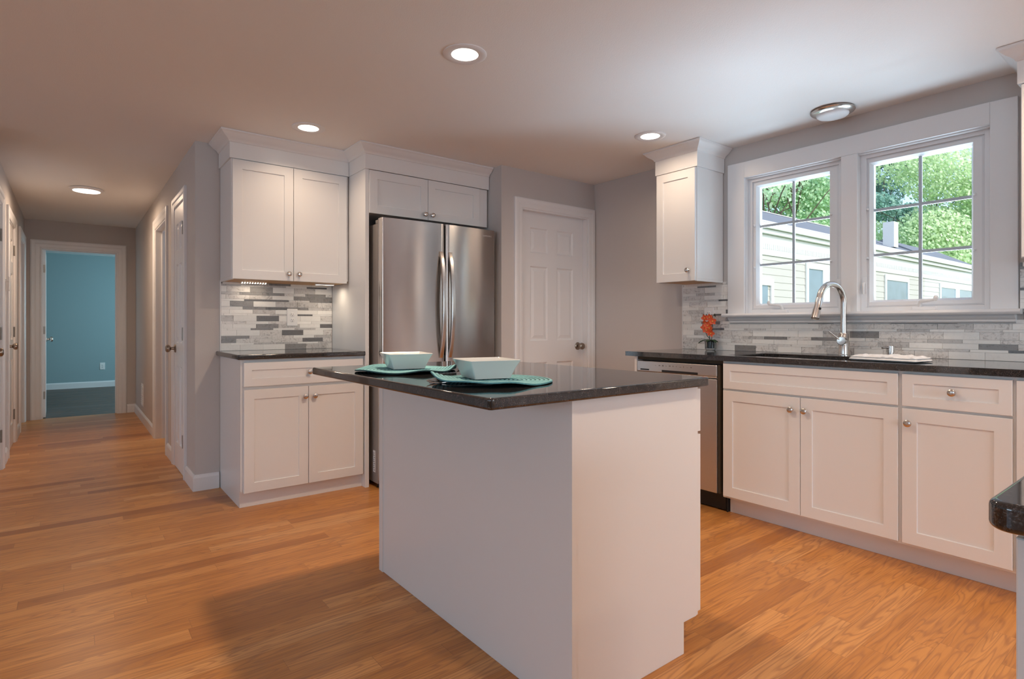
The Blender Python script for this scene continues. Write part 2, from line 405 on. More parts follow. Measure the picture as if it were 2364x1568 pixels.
def finish(name, bm, mat, parent=None, bevel=0, smooth=None, weld=True):
    if weld: bmesh.ops.remove_doubles(bm, verts=bm.verts, dist=1e-5)
    bmesh.ops.recalc_face_normals(bm, faces=bm.faces)
    me = bpy.data.meshes.new(name); bm.to_mesh(me); bm.free()
    me.materials.append(mat)
    if smooth:
        me.shade_smooth(); me.set_sharp_from_angle(angle=math.radians(smooth))
    o = bpy.data.objects.new(name, me); COL.objects.link(o)
    if parent is not None: o.parent = parent
    if bevel:
        b = o.modifiers.new('edge', 'BEVEL'); b.width = bevel; b.segments = 2; b.limit_method = 'ANGLE'; b.angle_limit = math.radians(50)
    return o
def tag(o, label, cat, group=None, kind=None):
    o['label'] = label; o['category'] = cat
    if group: o['group'] = group
    if kind: o['kind'] = kind
    return o
def thing(name, label, cat, loc=(0, 0, 0), rot=0.0, group=None, kind=None):
    o = bpy.data.objects.new(name, None); COL.objects.link(o); o.empty_display_size = 0.05
    o.location = loc; o.rotation_euler = (0, 0, rot)
    return tag(o, label, cat, group, kind)
def part(name, bm, mat, parent, bevel=0, smooth=None, label=None, weld=True):
    o = finish(name, bm, mat, parent, bevel, smooth, weld)
    if label: o['label'] = label
    return o
def struct(name, bm, mat, label=None, cat=None, bevel=0, loc=(0, 0, 0), rot=0.0, parent=None, smooth=None):
    o = finish(name, bm, mat, parent, bevel, smooth)
    o.location = loc; o.rotation_euler = (0, 0, rot)
    if parent is None:
        o['kind'] = 'structure'
        if label: o['label'] = label; o['category'] = cat
    return o
def copy_thing(o, loc, label, group=None, rot=None):
    c = o.copy(); COL.objects.link(c); c.location = loc; c['label'] = label
    if rot is not None: c.rotation_euler = (0, 0, rot)
    if group: c['group'] = group
    for ch in list(o.children):
        d = ch.copy(); COL.objects.link(d); d.parent = c
        for g in list(ch.children):
            e = g.copy(); COL.objects.link(e); e.parent = d
    return c
R_BACK, R_RIGHT, R_LEFT = 0.0, -PI / 2, PI / 2   # which wall a unit stands against, its front being local -y

# ------------------------------------------------------------------ room shell
bm = BM(); box(bm, -5.1, 3.72, -4.1, 8.55, -0.1, 0)
struct('floor', bm, M['floor'], 'red oak strip floor running through kitchen and hall', 'floor')
bm = BM(); box(bm, -3.0, 2.5, 8.55, 12.4, -0.1, 0)
struct('floor_bedroom', bm, M['dark_floor'], 'dark wood floor of the room past the hall', 'floor')
bm = BM(); box(bm, -5.1, 3.72, -4.1, 12.4, H, H + 0.1)
struct('ceiling', bm, M['ceil'], 'smooth white ceiling over kitchen and hall', 'ceiling')

def wall_with_holes(bm, a0, a1, t0, t1, z1, holes, axis):
    """wall running along axis from a0 to a1, thickness t0..t1, rectangular holes (b0,b1,zl,zh)"""
    def bx(p0, p1, q0, q1):
        if p1 - p0 < 1e-4 or q1 - q0 < 1e-4: return
        if axis == 'x': box(bm, p0, p1, t0, t1, q0, q1)
        else: box(bm, t0, t1, p0, p1, q0, q1)
    cur = a0
    for b0, b1, zl, zh in sorted(holes):
        bx(cur, b0, 0, z1); bx(b0, b1, 0, zl); bx(b0, b1, zh, z1); cur = b1
    bx(cur, a1, 0, z1)

XR = 3.57
bm = BM(); wall_with_holes(bm, -4.1, 4.32, XR, XR + .15, H, [(.766, 2.05, 1.165, 2.07)], 'y')
struct('wall_right', bm, M['wall'], 'grey painted wall holding the pair of sink windows', 'wall')
bm = BM(); wall_with_holes(bm, .646, XR, 4.22, 4.32, H, [], 'x')
struct('wall_back', bm, M['wall'], 'grey painted wall behind the refrigerator and left cabinets', 'wall')
bm = BM(); wall_with_holes(bm, 2.569, XR, 3.44, 3.56, H, [(2.764, 3.49, 0, 2.0)], 'x'); box(bm, 2.569, 2.669, 3.56, 4.22, 0, H)
struct('wall_pantry', bm, M['wall'], 'grey wall around the white pantry door', 'wall')
HR = .646
bm = BM(); wall_with_holes(bm, 4.32, 8.5, HR, HR + .1, H, [(4.64, 5.10, 0, 1.985), (5.60, 6.39, 0, 2.0)], 'y')
struct('wall_hall_right', bm, M['wall'], 'grey hall wall with closet door and open doorway', 'wall')
HL = -.41
bm = BM(); wall_with_holes(bm, 4.7, 8.5, HL - .1, HL, H, [(4.95, 5.73, 0, 2.0), (6.26, 6.99, 0, 1.985), (7.66, 8.36, 0, 2.0)], 'y')
struct('wall_hall_left', bm, M['wall'], 'grey hall wall with a row of white doors', 'wall')
bm = BM(); wall_with_holes(bm, -3.0, 2.5, 8.5, 8.6, H, [(-.272, .462, 0, 1.98)], 'x')
struct('wall_hall_end', bm, M['wall'], 'grey wall at the end of the hall around the open doorway', 'wall')
bm = BM(); box(bm, -5.1, HL, 4.6, 4.7, 0, H)
struct('wall_living', bm, M['wall'])
bm = BM(); wall_with_holes(bm, -4.1, 4.7, -5.1, -5.0, H, [(-2.6, -.6, .7, 2.05), (1.6, 3.6, .7, 2.05)], 'y')
struct('wall_left', bm, M['wall'])
bm = BM(); wall_with_holes(bm, -5.1, 3.72, -4.1, -4.0, H, [(0, 2.6, .55, 2.05)], 'x')
struct('wall_behind', bm, M['wall'])
# rooms off the hall
bm = BM(); wall_with_holes(bm, 4.32, 8.5, 2.4, 2.5, H, [(5.7, 6.9, .8, 2.0)], 'y'); struct('wall_side_room', bm, M['wall'])
bm = BM(); wall_with_holes(bm, 4.7, 8.5, -2.6, -2.5, H, [(7.5, 8.4, 1.0, 2.0)], 'y'); struct('wall_bath', bm, M['wall'])
bm = BM(); wall_with_holes(bm, 8.6, 12.4, 2.4, 2.5, H, [(9.6, 11.2, .8, 2.0)], 'y'); struct('wall_bedroom_right', bm, M['teal'])
bm = BM(); box(bm, -3.0, 2.4, 12.3, 12.4, 0, H); struct('wall_bedroom_back', bm, M['teal'], 'teal lit wall of the room past the hall', 'wall')
bm = BM(); box(bm, -3.0, -2.9, 8.6, 12.3, 0, H); struct('wall_bedroom_left', bm, M['teal'])

# baseboards
BP = [(0, 0), (.014, 0), (.014, .085), (.009, .098), (.004, .105), (0, .105)]
def base(name, path, flip=False, label=None):
    bm = BM(); sweep(bm, BP, path, flip); return struct(name, bm, M['trim'], label, 'baseboard' if label else None)
base('baseboard_back', [(HR, 4.545), (HR, 4.22), (.788, 4.22)], False, 'white baseboard turning the hall corner')
base('baseboard_hall_right', [(HR, 8.5), (HR, 6.48)], False)
base('baseboard_hall_right_mid', [(HR, 5.51), (HR, 5.19)], False)
base('baseboard_hall_left', [(HL, 5.93), (HL, 6.12)], False)
base('baseboard_hall_left_mid', [(HL, 7.14), (HL, 7.53)], False)
base('baseboard_hall_end', [(.556, 8.5), (HR, 8.5)], False)
base('baseboard_bedroom', [(-2.9, 12.3), (2.4, 12.3)], False, 'pale baseboard in the teal lit room')
base('baseboard_pantry', [(2.569, 3.56), (2.569, 3.44), (2.70, 3.44)], False)
base('baseboard_right', [(3.57, 3.44), (3.57, 2.52)], False)

# door casings: profile (outwards across the width, out from the wall)
CAS = [(0, 0), (0, .009), (.006, .012), (.030, .014), (.040, .018), (.060, .019), (.070, .015), (.070, 0)]
def casing(name, x0, x1, zt, wdt, loc, rot, jamb=.1, label=None, flush=True):
    """local frame: wall face at y=0, casing stands out to -y; opening x0..x1 up to zt; jamb lining runs back"""
    bm = BM(); k = wdt / .07
    path = [(x0, 0), (x0, zt), (x1, zt), (x1, 0)]
    rings = []
    for (px, pz), (dx, dz) in zip(path, ((-1, 0), (-1, 1), (1, 1), (1, 0))):
        rings.append([bm.verts.new((px + dx * o * k, -d, pz + dz * o * k)) for o, d in CAS])
    n = len(CAS)
    for a, b in zip(rings, rings[1:]):
        for i in range(n):
            j = (i + 1) % n; bm.faces.new((a[i], a[j], b[j], b[i]))
    bm.faces.new(rings[0]); bm.faces.new(list(reversed(rings[-1])))
    th = .012
    box(bm, x0, x0 + th, -.002, jamb, 0, zt); box(bm, x1 - th, x1, -.002, jamb, 0, zt); box(bm, x0 + th, x1 - th, -.002, jamb, zt - th, zt)
    return struct(name, bm, M['trim'], label, 'door casing' if label else None, loc=loc, rot=rot)
def stops(bm, x0, x1, zt, y0, y1):
    box(bm, x0, x0 + .012, y0, y1, 0, zt); box(bm, x1 - .012, x1, y0, y1, 0, zt); box(bm, x0 + .012, x1 - .012, y0, y1, zt - .012, zt)

DKNOB = [(.032, 0), (.032, .004), (.027, .008), (.012, .011), (.011, .030), (.016, .034), (.026, .041), (.029, .052), (.026, .062), (.016, .068), (.004, .069)]
def door(name, W, Hh, loc, rot, hinge_x, knob_x, label, hz=(.25, 1.02, 1.78), hinge_out=True, both=False):
    bm = BM(); six_panel(bm, W, Hh)
    o = struct(name, bm, M['trim'], label, 'door', loc=loc, rot=rot)
    for z in hz:
        b = BM(); s = 1 if hinge_x < W / 2 else -1
        box(b, hinge_x - .001, hinge_x + s * .020, -.002, .0, z - .045, z + .045)
        lathe(b, [(.006, z - .047), (.006, z + .047)], 10, Matrix.Translation((hinge_x - s * .004, -.005, 0)))
        part('hinge', b, M['hinge'], o, smooth=40)
    if knob_x is not None:
        b = BM(); lathe(b, DKNOB, 24, Matrix.Translation((knob_x, 0, .905)) @ TO_FRONT)
        part('door_knob', b, M['bronze'], o, smooth=35)
        if both:
            b = BM(); lathe(b, DKNOB, 24, Matrix.Translation((knob_x, .035, .905)) @ Matrix.Rotation(-PI / 2, 4, 'X'))
            part('door_knob', b, M['bronze'], o, smooth=35)
    return o
# pantry door (back right)
casing('trim_1', 2.764, 3.49, 2.0, .075, (0, 3.44, 0), 0, .12, 'white casing of the pantry door')
door('door_1', .70, 1.985, (2.777, 3.49, .004), 0, .0, .64, 'white six panel pantry door beside the refrigerator', hz=())
# closet door, hall right wall (local x -> -Y)
casing('trim_2', -5.10, -4.64, 1.985, .085, (HR, 0, 0), R_RIGHT, .1, 'white casing of the narrow hall closet door')
door('door_2', .434, 1.968, (HR - .006, 5.087, .004), R_RIGHT, .434, .045, 'narrow white six panel closet door nearest the kitchen cabinets')
# open doorway, hall right wall
casing('trim_3', -6.39, -5.60, 2.0, .085, (HR, 0, 0), R_RIGHT, .1, 'white casing of the open doorway past the closet door')
bm = BM(); stops(bm, -6.378, -5.612, 1.988, .05, .062)
struct('trim_4', bm, M['trim'], loc=(HR, 0, 0), rot=R_RIGHT)
# hall left wall (local x -> +Y)
casing('trim_5', 4.95, 5.73, 2.0, .085, (HL, 0, 0), R_LEFT, .1, 'white casing at the left edge of the photo')
door('door_3', .754, 1.985, (HL - .004, 4.963, .004), R_LEFT, .754, .06, 'white hall door cut off at the left edge', hz=(.25, 1.02, 1.76))
casing('trim_6', 6.26, 6.99, 1.985, .085, (HL, 0, 0), R_LEFT, .1, 'white casing of the left hall door with the round knob')
door('door_4', .704, 1.97, (HL - .004, 6.273, .004), R_LEFT, .704, .065, 'white six panel hall door with round knob and three hinges', hz=(.26, 1.02, 1.77))
casing('trim_7', 7.66, 8.36, 2.0, .085, (HL, 0, 0), R_LEFT, .1, 'white casing of the left doorway at the hall end')
bm = BM(); stops(bm, 7.672, 8.348, 1.988, .05, .062)
struct('trim_8', bm, M['trim'], loc=(HL, 0, 0), rot=R_LEFT)
# end of hall: cased opening with a door swung into the room beyond
casing('trim_9', -.272, .462, 1.98, .088, (0, 8.5, 0), 0, .1, 'white casing around the doorway to the teal lit room')
bm = BM(); stops(bm, -.260, .450, 1.968, .05, .062)
struct('trim_10', bm, M['trim'], loc=(0, 8.5, 0))
d5 = door('door_5', .70, 1.955, (-.226, 8.603, .006), PI / 2 + .018, 0, .64, 'white door swung open into the teal lit room', hz=(), both=False)
b = BM()
b.free()
for z in (.26, 1.02, 1.74):
    b = BM(); box(b, -.0015, 0, .004, .031, z - .045, z + .045); part('hinge', b, M['hinge'], d5)
b = BM(); lathe(b, DKNOB, 24, Matrix.Translation((.635, 0, .90)) @ TO_FRONT); part('door_knob', b, M['nickel'], d5, smooth=35)

# window in left wall etc. are outside the photo: simple frames in the openings
for nm, y0, y1 in (('window_3', -2.6, -.6), ('window_4', 1.6, 3.6)):
    b = BM()
    for q0, q1 in ((y0, y0 + .06), (y1 - .06, y1), ((y0 + y1) / 2 - .03, (y0 + y1) / 2 + .03)): box(b, -5.09, -5.03, q0, q1, .7, 2.05)
    for z0 in (.7, 1.35, 1.99): box(b, -5.09, -5.03, y0, y1, z0, z0 + .06)
    struct(nm, b, M['vinyl'])

b = BM()
for q0, q1 in ((0, .06), (.85, .91), (1.69, 1.75), (2.54, 2.6)): box(b, q0, q1, -4.09, -4.03, .55, 2.05)
for z0 in (.55, 1.99): box(b, 0, 2.6, -4.09, -4.03, z0, z0 + .06)
struct('window_5', b, M['vinyl'])  # unseen rear window, added for the light it brings

# ------------------------------------------------------------------ sink windows on the right wall
# local frame of the right wall: x = -Y, y = into the wall, z up; origin at (XR, 0, 0)
def rx(y): return -y
bm = BM()
def cbox(y0, y1, z0, z1, d): box(bm, -y1, -y0, -d, 0, z0, z1)
cbox(2.05, 2.171, 1.165, 2.178, .019); cbox(.661, .766, 1.165, 2.178, .019); cbox(.766, 2.05, 2.07, 2.178, .019); cbox(1.359, 1.447, 1.165, 2.07, .019)
# deep jamb lining behind the casing
for y0, y1 in ((2.046, 2.056), (.760, .770)): box(bm, -y1, -y0, 0, .07, 1.165, 2.07)
box(bm, -2.05, -.766, 0, .07, 2.062, 2.072); box(bm, -1.447, -1.359, 0, .12, 1.165, 2.07)
struct('trim_11', bm, M['trim'], 'white casing and mullion framing the two sink windows', 'window casing', bevel=.003, loc=(XR, 0, 0), rot=R_RIGHT)
bm = BM(); box(bm, -2.05, -.766, -.002, .09, 1.140, 1.1655)
SP = [(0, 1.140), (.058, 1.140), (.064, 1.146), (.066, 1.153), (.064, 1.160), (.058, 1.166), (0, 1.166)]
sweep(bm, [(o, z) for o, z in SP], [(-2.191, 0), (-.645, 0)])
struct('trim_12', bm, M['trim'], 'white window stool above the sink', 'window sill', loc=(XR, 0, 0), rot=R_RIGHT, smooth=30)
AP = [(0, 1.098), (.012, 1.098), (.024, 1.102), (.028, 1.108), (.024, 1.114), (.030, 1.118), (.040, 1.128), (.046, 1.140), (0, 1.140)]
bm = BM(); sweep(bm, AP, [(-2.155, 0), (-.668, 0)])
struct('trim_13', bm, M['trim'], 'moulded white apron under the window stool', 'window apron', loc=(XR, 0, 0), rot=R_RIGHT, smooth=25)

def casement(name, y0, y1, g0, g1, label, crank_y, flip, lock_y):
    zt, zb, g_t, g_b = 2.062, 1.1655, 2.002, 1.230
    b = BM()     # outer frame
    X0, X1 = -y1, -y0; f = .030
    for a0, a1, c0, c1 in ((X0, X0 + f, zb, zt), (X1 - f, X1, zb, zt), (X0 + f, X1 - f, zb, zb + f * .8), (X0 + f, X1 - f, zt - f * .7, zt)):
        box(b, a0, a1, .028, .12, c0, c1)
    o = struct(name, b, M['vinyl'], label, 'window', bevel=.002, loc=(XR, 0, 0), rot=R_RIGHT)
    b = BM()     # sash, mitred with a sloped inner bead
    A = (X0 + f, X1 - f, zb + f * .8, zt - f * .7, .040); G0 = (-g1, -g0, g_b, g_t, .060)
    Mid = (A[0] + .012, A[1] - .012, A[2] + .010, A[3] - .010, .034); In = (G0[0] - .012, G0[1] + .012, G0[2] - .012, G0[3] + .012, .034)
    ringq(b, (A[0], A[1], A[2], A[3], .09), A); ringq(b, A, Mid); ringq(b, Mid, In); ringq(b, In, G0)
    ringq(b, G0, (G0[0], G0[1], G0[2], G0[3], .09)); ringq(b, (G0[0], G0[1], G0[2], G0[3], .09), (A[0], A[1], A[2], A[3], .09))
    s = part('sash', b, M['vinyl'], o)
    b = BM(); box(b, G0[0] - .004, G0[1] + .004, .062, .066, G0[2] - .004, G0[3] + .004); part('glass', b, M['glass'], s)
    b = BM(); w_ = .008; xm = (G0[0] + G0[1]) / 2
    box(b, xm - w_, xm + w_, .067, .074, G0[2], G0[3])
    for k in (1, 2):
        z = G0[2] + (G0[3] - G0[2]) * k / 3; box(b, G0[0], xm - w_, .067, .074, z - w_, z + w_); box(b, xm + w_, G0[1], .067, .074, z - w_, z + w_)
    part('grille', b, M['muntin'], s, label='grey six light grille')
    for xx in (G0[0] - .020, G0[1] + .020):
        for z in (1.47, 1.75):
            b = BM(); lathe(b, [(.004, 0), (.0065, .006), (.005, .010), (.001, .012)], 12, Matrix.Translation((xx, .034, z)) @ TO_FRONT); part('screen_clip', b, M['vinyl'], s, smooth=40)
    # crank operator on the frame foot
    cx = -crank_y; d = -1 if flip else 1
    b = BM(); box(b, cx - .055, cx + .055, .004, .034, zb + .001, zb + .020)
    k = part('crank_cover', b, M['vinyl'], o, bevel=.004)
    b = BM(); z0 = zb + .020
    tube(b, [(cx + d * .02, .018, z0 - .002), (cx + d * .02, .012, z0 + .016), (cx + d * .014, .004, z0 + .028), (cx - d * .015, -.004, z0 + .031), (cx - d * .048, -.008, z0 + .036)], [.010, .010, .0095, .008, .007], 12)
    lathe(b, [(.006, 0), (.0095, .006), (.0105, .018), (.008, .026), (.002, .029)], 14, Matrix.Translation((cx - d * .052, -.006, z0 + .030)) @ Matrix.Rotation(-.25 * d, 4, 'Y'))
    part('crank_handle', b, M['plastic'], k, smooth=50)
    lx = -lock_y; b = BM(); box(b, lx - .012, lx + .012, .024, .029, 1.27, 1.36); k = part('lock_plate', b, M['vinyl'], o, bevel=.003)
    b = BM(); tube(b, [(lx, .022, 1.33), (lx, .010, 1.325), (lx + .001, .004, 1.30), (lx + .002, .004, 1.265)], [.006, .007, .006, .0045], 10)
    part('lock_lever', b, M['plastic'], k, smooth=50)
    return o
casement('window_1', 1.447, 2.05, 1.541, 1.984, 'left casement window over the sink, behind the faucet side', 1.83, False, 1.475)
casement('window_2', .766, 1.359, .855, 1.303, 'right casement window over the sink, showing the white vent pipe', 1.045, True, 1.338)

# ------------------------------------------------------------------ cabinets
def cabinet_knob(x, y, z, parent):
    b = BM(); lathe(b, KNOB, 20, Matrix.Translation((x, y, z)) @ TO_FRONT)
    return part('knob', b, M['nickel'], parent, smooth=35)
def cab_door(t, x0, x1, z0, z1, y, knob=None, name='door', rail=.057):
    b = BM(); shaker(b, x0, x1, z0, z1, y, rail=rail); o = part(name, b, M['cab'], t)
    if knob: cabinet_knob(knob[0], y, knob[1], o)
    return o
CROWN = [(-.012, 2.135), (.0, 2.135), (.0, 2.232), (.006, 2.236), (.009, 2.244), (.018, 2.252), (.034, 2.262), (.047, 2.275), (.055, 2.284), (.060, 2.286), (.060, H - .001), (-.012, H - .001)]
FRZ = CROWN[:3] + [(-.012, 2.232)]
CRW = [(-.004, 2.2322)] + CROWN[2:11] + [(-.004, H - .001)]

# --- left base cabinet (origin: front left foot)
t = thing('base_cabinet', 'white base cabinet under the short granite counter beside the refrigerator', 'cabinet', (.795, 3.64, 0), R_BACK)
b = BM(); Wd = .762
box(b, 0, .018, 0, .575, .10, .882); box(b, 0, .018, .025, .575, 0, .10); box(b, Wd - .018, Wd, 0, .575, .10, .882); box(b, .018, Wd - .018, .02, .575, .10, .118)
box(b, .018, Wd - .018, .56, .575, .118, .882)
for a0, a1, c0, c1 in ((.018, .03, .118, .882), (Wd - .03, Wd - .018, .118, .882), (.03, Wd - .03, .862, .882), (.03, Wd - .03, .700, .722), (.03, Wd - .03, .10, .125)): box(b, a0, a1, 0, .02, c0, c1)
part('carcass', b, M['cab'], t)
b = BM(); box(b, .018, Wd, .025, .037, 0, .10); part('toe_kick', b, M['cab'], t)
yd = -.022
dr = cab_door(t, .014, Wd - .008, .722, .865, yd, (.395, .796), 'drawer', .045)
cab_door(t, .014, .3905, .092, .704, yd, (.367, .642)); cab_door(t, .3935, Wd - .008, .092, .704, yd, (.427, .642))

# --- tall side panel, over-fridge cabinet
t = thing('over_fridge_cabinet', 'white two door cabinet above the refrigerator with tall side panel', 'cabinet', (1.558, 3.60, 0), R_BACK)
b = BM(); box(b, 0, .0265, .006, .615, 0, 2.135); part('side_panel', b, M['cab'], t, bevel=.0015)
b = BM(); box(b, .0265, 1.0, .0205, .615, 1.845, 2.135); part('carcass', b, M['cab'], t, bevel=.0015)
b = BM(); box(b, .925, .998, .010, .022, 1.845, 2.133); part('filler', b, M['cab'], t)
cab_door(t, .028, .4725, 1.842, 2.132, 0, (.445, 1.878)); cab_door(t, .4755, .922, 1.842, 2.132, 0, (.505, 1.878))
b = BM(); sweep(b, FRZ, [(-.004, .29), (-.004, -.006), (1.006, -.006)]); part('frieze', b, M['cab'], t)
b = BM(); sweep(b, CRW, [(-.004, .29), (-.004, -.006), (1.006, -.006)]); part('crown_molding', b, M['cab'], t, smooth=30)

# --- left upper cabinet
t = thing('upper_cabinet', 'white two door upper cabinet over the short granite counter', 'cabinet', (.795, 3.89, 0), R_BACK)
b = BM(); box(b, 0, .757, 0, .325, 1.395, 2.135); part('carcass', b, M['cab'], t, bevel=.0015)
b = BM(); box(b, .016, .745, .001, .325, 1.381, 1.395); part('underside', b, M['ply'], t, label='bare wood underside')
b = BM(); box(b, 0, .016, 0, .325, 1.377, 1.395); part('light_rail', b, M['cab'], t)
cab_door(t, .004, .3745, 1.379, 2.128, -.02, (.343, 1.425)); cab_door(t, .3775, .741, 1.379, 2.128, -.02, (.409, 1.425))
b = BM(); sweep(b, FRZ, [(-.010, .325), (-.010, -.012), (.757, -.012)]); part('frieze', b, M['cab'], t)
b = BM(); sweep(b, CRW, [(-.010, .325), (-.010, -.012), (.757, -.012)]); part('crown_molding', b, M['cab'], t, smooth=30)

# --- right wall upper cabinet (left of the windows); local x = -Y
def right_upper(label, y_left, Wd, knob_x):
    t = thing('upper_cabinet', label, 'cabinet', (3.262, y_left, 0), R_RIGHT)
    b = BM(); box(b, 0, Wd, 0, .303, 1.395, 2.135); part('carcass', b, M['cab'], t, bevel=.0015)
    b = BM(); box(b, .016, Wd - .016, .004, .303, 1.384, 1.395); part('underside', b, M['ply'], t, label='bare wood underside')
    for a0 in (0, Wd - .016):
        b = BM(); box(b, a0, a0 + .016, 0, .303, 1.380, 1.395); part('light_rail', b, M['cab'], t)
    cab_door(t, .004, Wd - .004, 1.382, 2.128, -.02, (knob_x, 1.452), rail=.055)
    b = BM(); sweep(b, FRZ, [(-.010, .303), (-.010, -.014), (Wd + .010, -.014), (Wd + .010, .303)]); part('frieze', b, M['cab'], t)
    b = BM(); sweep(b, CRW, [(-.010, .303), (-.010, -.014), (Wd + .010, -.014), (Wd + .010, .303)]); part('crown_molding', b, M['cab'], t, smooth=30)
    return t
right_upper('narrow white one door upper cabinet hung left of the sink windows', 2.532, .318, .266)
right_upper('white upper cabinet right of the sink windows, cut off by the photo', .597, .46, .42)

# --- right base run; fronts at X = 2.95, local y = 0 at carcass face X = 2.97
def base_run(label, y_left, Wd, builder):
    t = thing('base_cabinet', label, 'cabinet', (2.97, y_left, 0), R_RIGHT)
    b = BM()
    box(b, 0, .018, 0, .59, .10, .882); box(b, Wd - .018, Wd, 0, .59, .10, .882); box(b, .018, Wd - .018, 0, .59, .10, .118)
    box(b, .018, Wd - .018, .575, .59, .118, .882)
    for a0, a1, c0, c1 in ((.018, .04, .118, .882), (Wd - .04, Wd - .018, .118, .882), (.04, Wd - .04, .85, .882), (.04, Wd - .04, .70, .728)): box(b, a0, a1, 0, .02, c0, c1)
    part('carcass', b, M['cab'], t)
    b = BM(); box(b, 0, Wd, .072, .086, 0, .10); part('toe_kick', b, M['cab'], t)
    builder(t)
    return t
def sink_fronts(t):
    cab_door(t, .010, .880, .727, .871, -.02, None, 'false_drawer', .042)
    cab_door(t, .010, .4435, .113, .716, -.02, (.403, .652)); cab_door(t, .4465, .880, .113, .716, -.02, (.472, .652))
base_run('white sink base cabinet with two doors under the faucet', 1.842, .89, sink_fronts)
def one_fronts(t):
    cab_door(t, .006, .386, .727, .871, -.02, (.194, .803), 'drawer', .042); cab_door(t, .006, .386, .113, .716, -.02, (.034, .652))
base_run('narrow white base cabinet with one drawer, right of the sink cabinet', .952, .392, one_fronts)
def plain_front(t):
    cab_door(t, .006, .60, .113, .871, -.02, None)
base_run('white base cabinet at the right edge, behind the near counter', .560, .61, plain_front)
b = BM(); box(b, 2.955, 3.56, 2.462, 2.482, 0, .883)
tag(finish('end_panel', b, M['cab'], bevel=.0015), 'white end panel closing the left side of the dishwasher', 'panel')

# --- dishwasher
t = thing('dishwasher', 'stainless steel dishwasher under the counter by the orchid', 'dishwasher', (2.97, 2.452, 0), R_RIGHT)
b = BM(); box(b, 0, .600, .03, .58, .11, .866); part('tub', b, M['black'], t, bevel=.002)
b = BM(); box(b, .004, .596, .05, .065, .01, .112); box(b, .60, .606, .05, .30, .0, .16); part('kick_plate', b, M['black'], t)
b = BM(); box(b, .002, .585, -.028, .03, .118, .774); box(b, .002, .585, -.028, .03, .782, .788); box(b, .002, .585, -.006, .03, .774, .782); dd = part('door', b, M['steel_dw'], t, bevel=.004)
b = BM(); box(b, .002, .585, -.028, .03, .789, .856); cp = part('control_panel', b, M['steel_dw'], t, bevel=.004)
b = BM(); box(b, .585, .600, -.018, .03, .118, .858); part('door_edge', b, M['brown'], t)
b = BM(); box(b, .03, .10, -.0286, -.0278, .797, .806); box(b, .20, .46, -.0286, -.0278, .792, .806); part('handle_pocket', b, M['black'], cp)
rnd = random.Random(3)
for k in range(11):
    x = .15 + k * .026; b = BM(); wd = rnd.choice((.004, .008, .012))
    box(b, x, x + wd, -.0285, -.0279, .828 + .003 * rnd.random(), .832 + .006 * rnd.random())
    part('button_icon', b, M['ink'], cp)
b = BM(); box(b, -.01, .61, -.004, .02, .862, .8835); tag(finish('gap_strip', b, M['brown']), 'dark strip between the dishwasher top and the granite', 'strip')
bpy.data.objects['gap_strip'].parent = t
for k in ('label', 'category'): del bpy.data.objects['gap_strip'][k]

# --- counters
def slab(name, label, poly, z0=.884, z1=.914, hole=None, loc=None):
    b = BM(); prism(b, poly, z0, z1)
    o = finish(name, b, M['granite'], smooth=30); tag(o, label, 'countertop')
    m_ = o.modifiers.new('edge', 'BEVEL'); m_.width = .007; m_.segments = 4; m_.harden_normals = True; m_.limit_method = 'ANGLE'; m_.angle_limit = math.radians(50)
    return o
def rc(x0, x1, y0, y1, corners, r=.02, n=12):
    """rectangle whose named corners (0 x0y0,1 x1y0,2 x1y1,3 x0y1) are rounded"""
    out = []
    for k, (cx, cy_, sx, sy, a0) in enumerate(((x0, y0, 1, 1, 180), (x1, y0, -1, 1, 270), (x1, y1, -1, -1, 0), (x0, y1, 1, -1, 90))):
        if k in corners:
            for i in range(n + 1):
                a = math.radians(a0 + 90 * i / n); out.append((cx + sx * r + r * math.cos(a), cy_ + sy * r + r * math.sin(a)))
        else: out.append((cx, cy_))
    return out
slab('countertop', 'short black granite counter on the left base cabinet', rc(.770, 1.5575, 3.596, 4.218, {0}, .015))
slab('countertop', 'black granite island top carrying the two teal placemats', rc(.790, 1.700, 1.103, 2.372, {0, 1, 2, 3}, .014))
slab('countertop', 'black granite counter corner in the right foreground', rc(.727, 1.37, -1.25, .162, {3}, .022))
# long sink counter with the cut-out
b = BM()
xs = [2.932, 3.02, 3.425, 3.562]; ys = [-.6, 1.12, 1.84, 2.545]
for z, rev in ((.914, 0), (.884, 1)):
    for i in range(3):
        for j in range(3):
            if (i, j) == (1, 1): continue
            quad(b, (xs[i], ys[j], z), (xs[i + 1], ys[j], z), (xs[i + 1], ys[j + 1], z), (xs[i], ys[j + 1], z))
for x0_, x1_, y0_, y1_ in ((xs[0], xs[3], ys[0], ys[3]), (xs[1], xs[2], ys[1], ys[2])):
    c4 = [(x0_, y0_), (x1_, y0_), (x1_, y1_), (x0_, y1_)]
    for k in range(4):
        p, q = c4[k], c4[(k + 1) % 4]; quad(b, (*p, .884), (*q, .884), (*q, .914), (*p, .914))
o = finish('countertop', b, M['granite']); tag(o, 'long black granite counter with the sink under the windows', 'countertop')
m_ = o.modifiers.new('edge', 'BEVEL'); m_.width = .006; m_.segments = 3; m_.limit_method = 'ANGLE'; m_.angle_limit = math.radians(50)
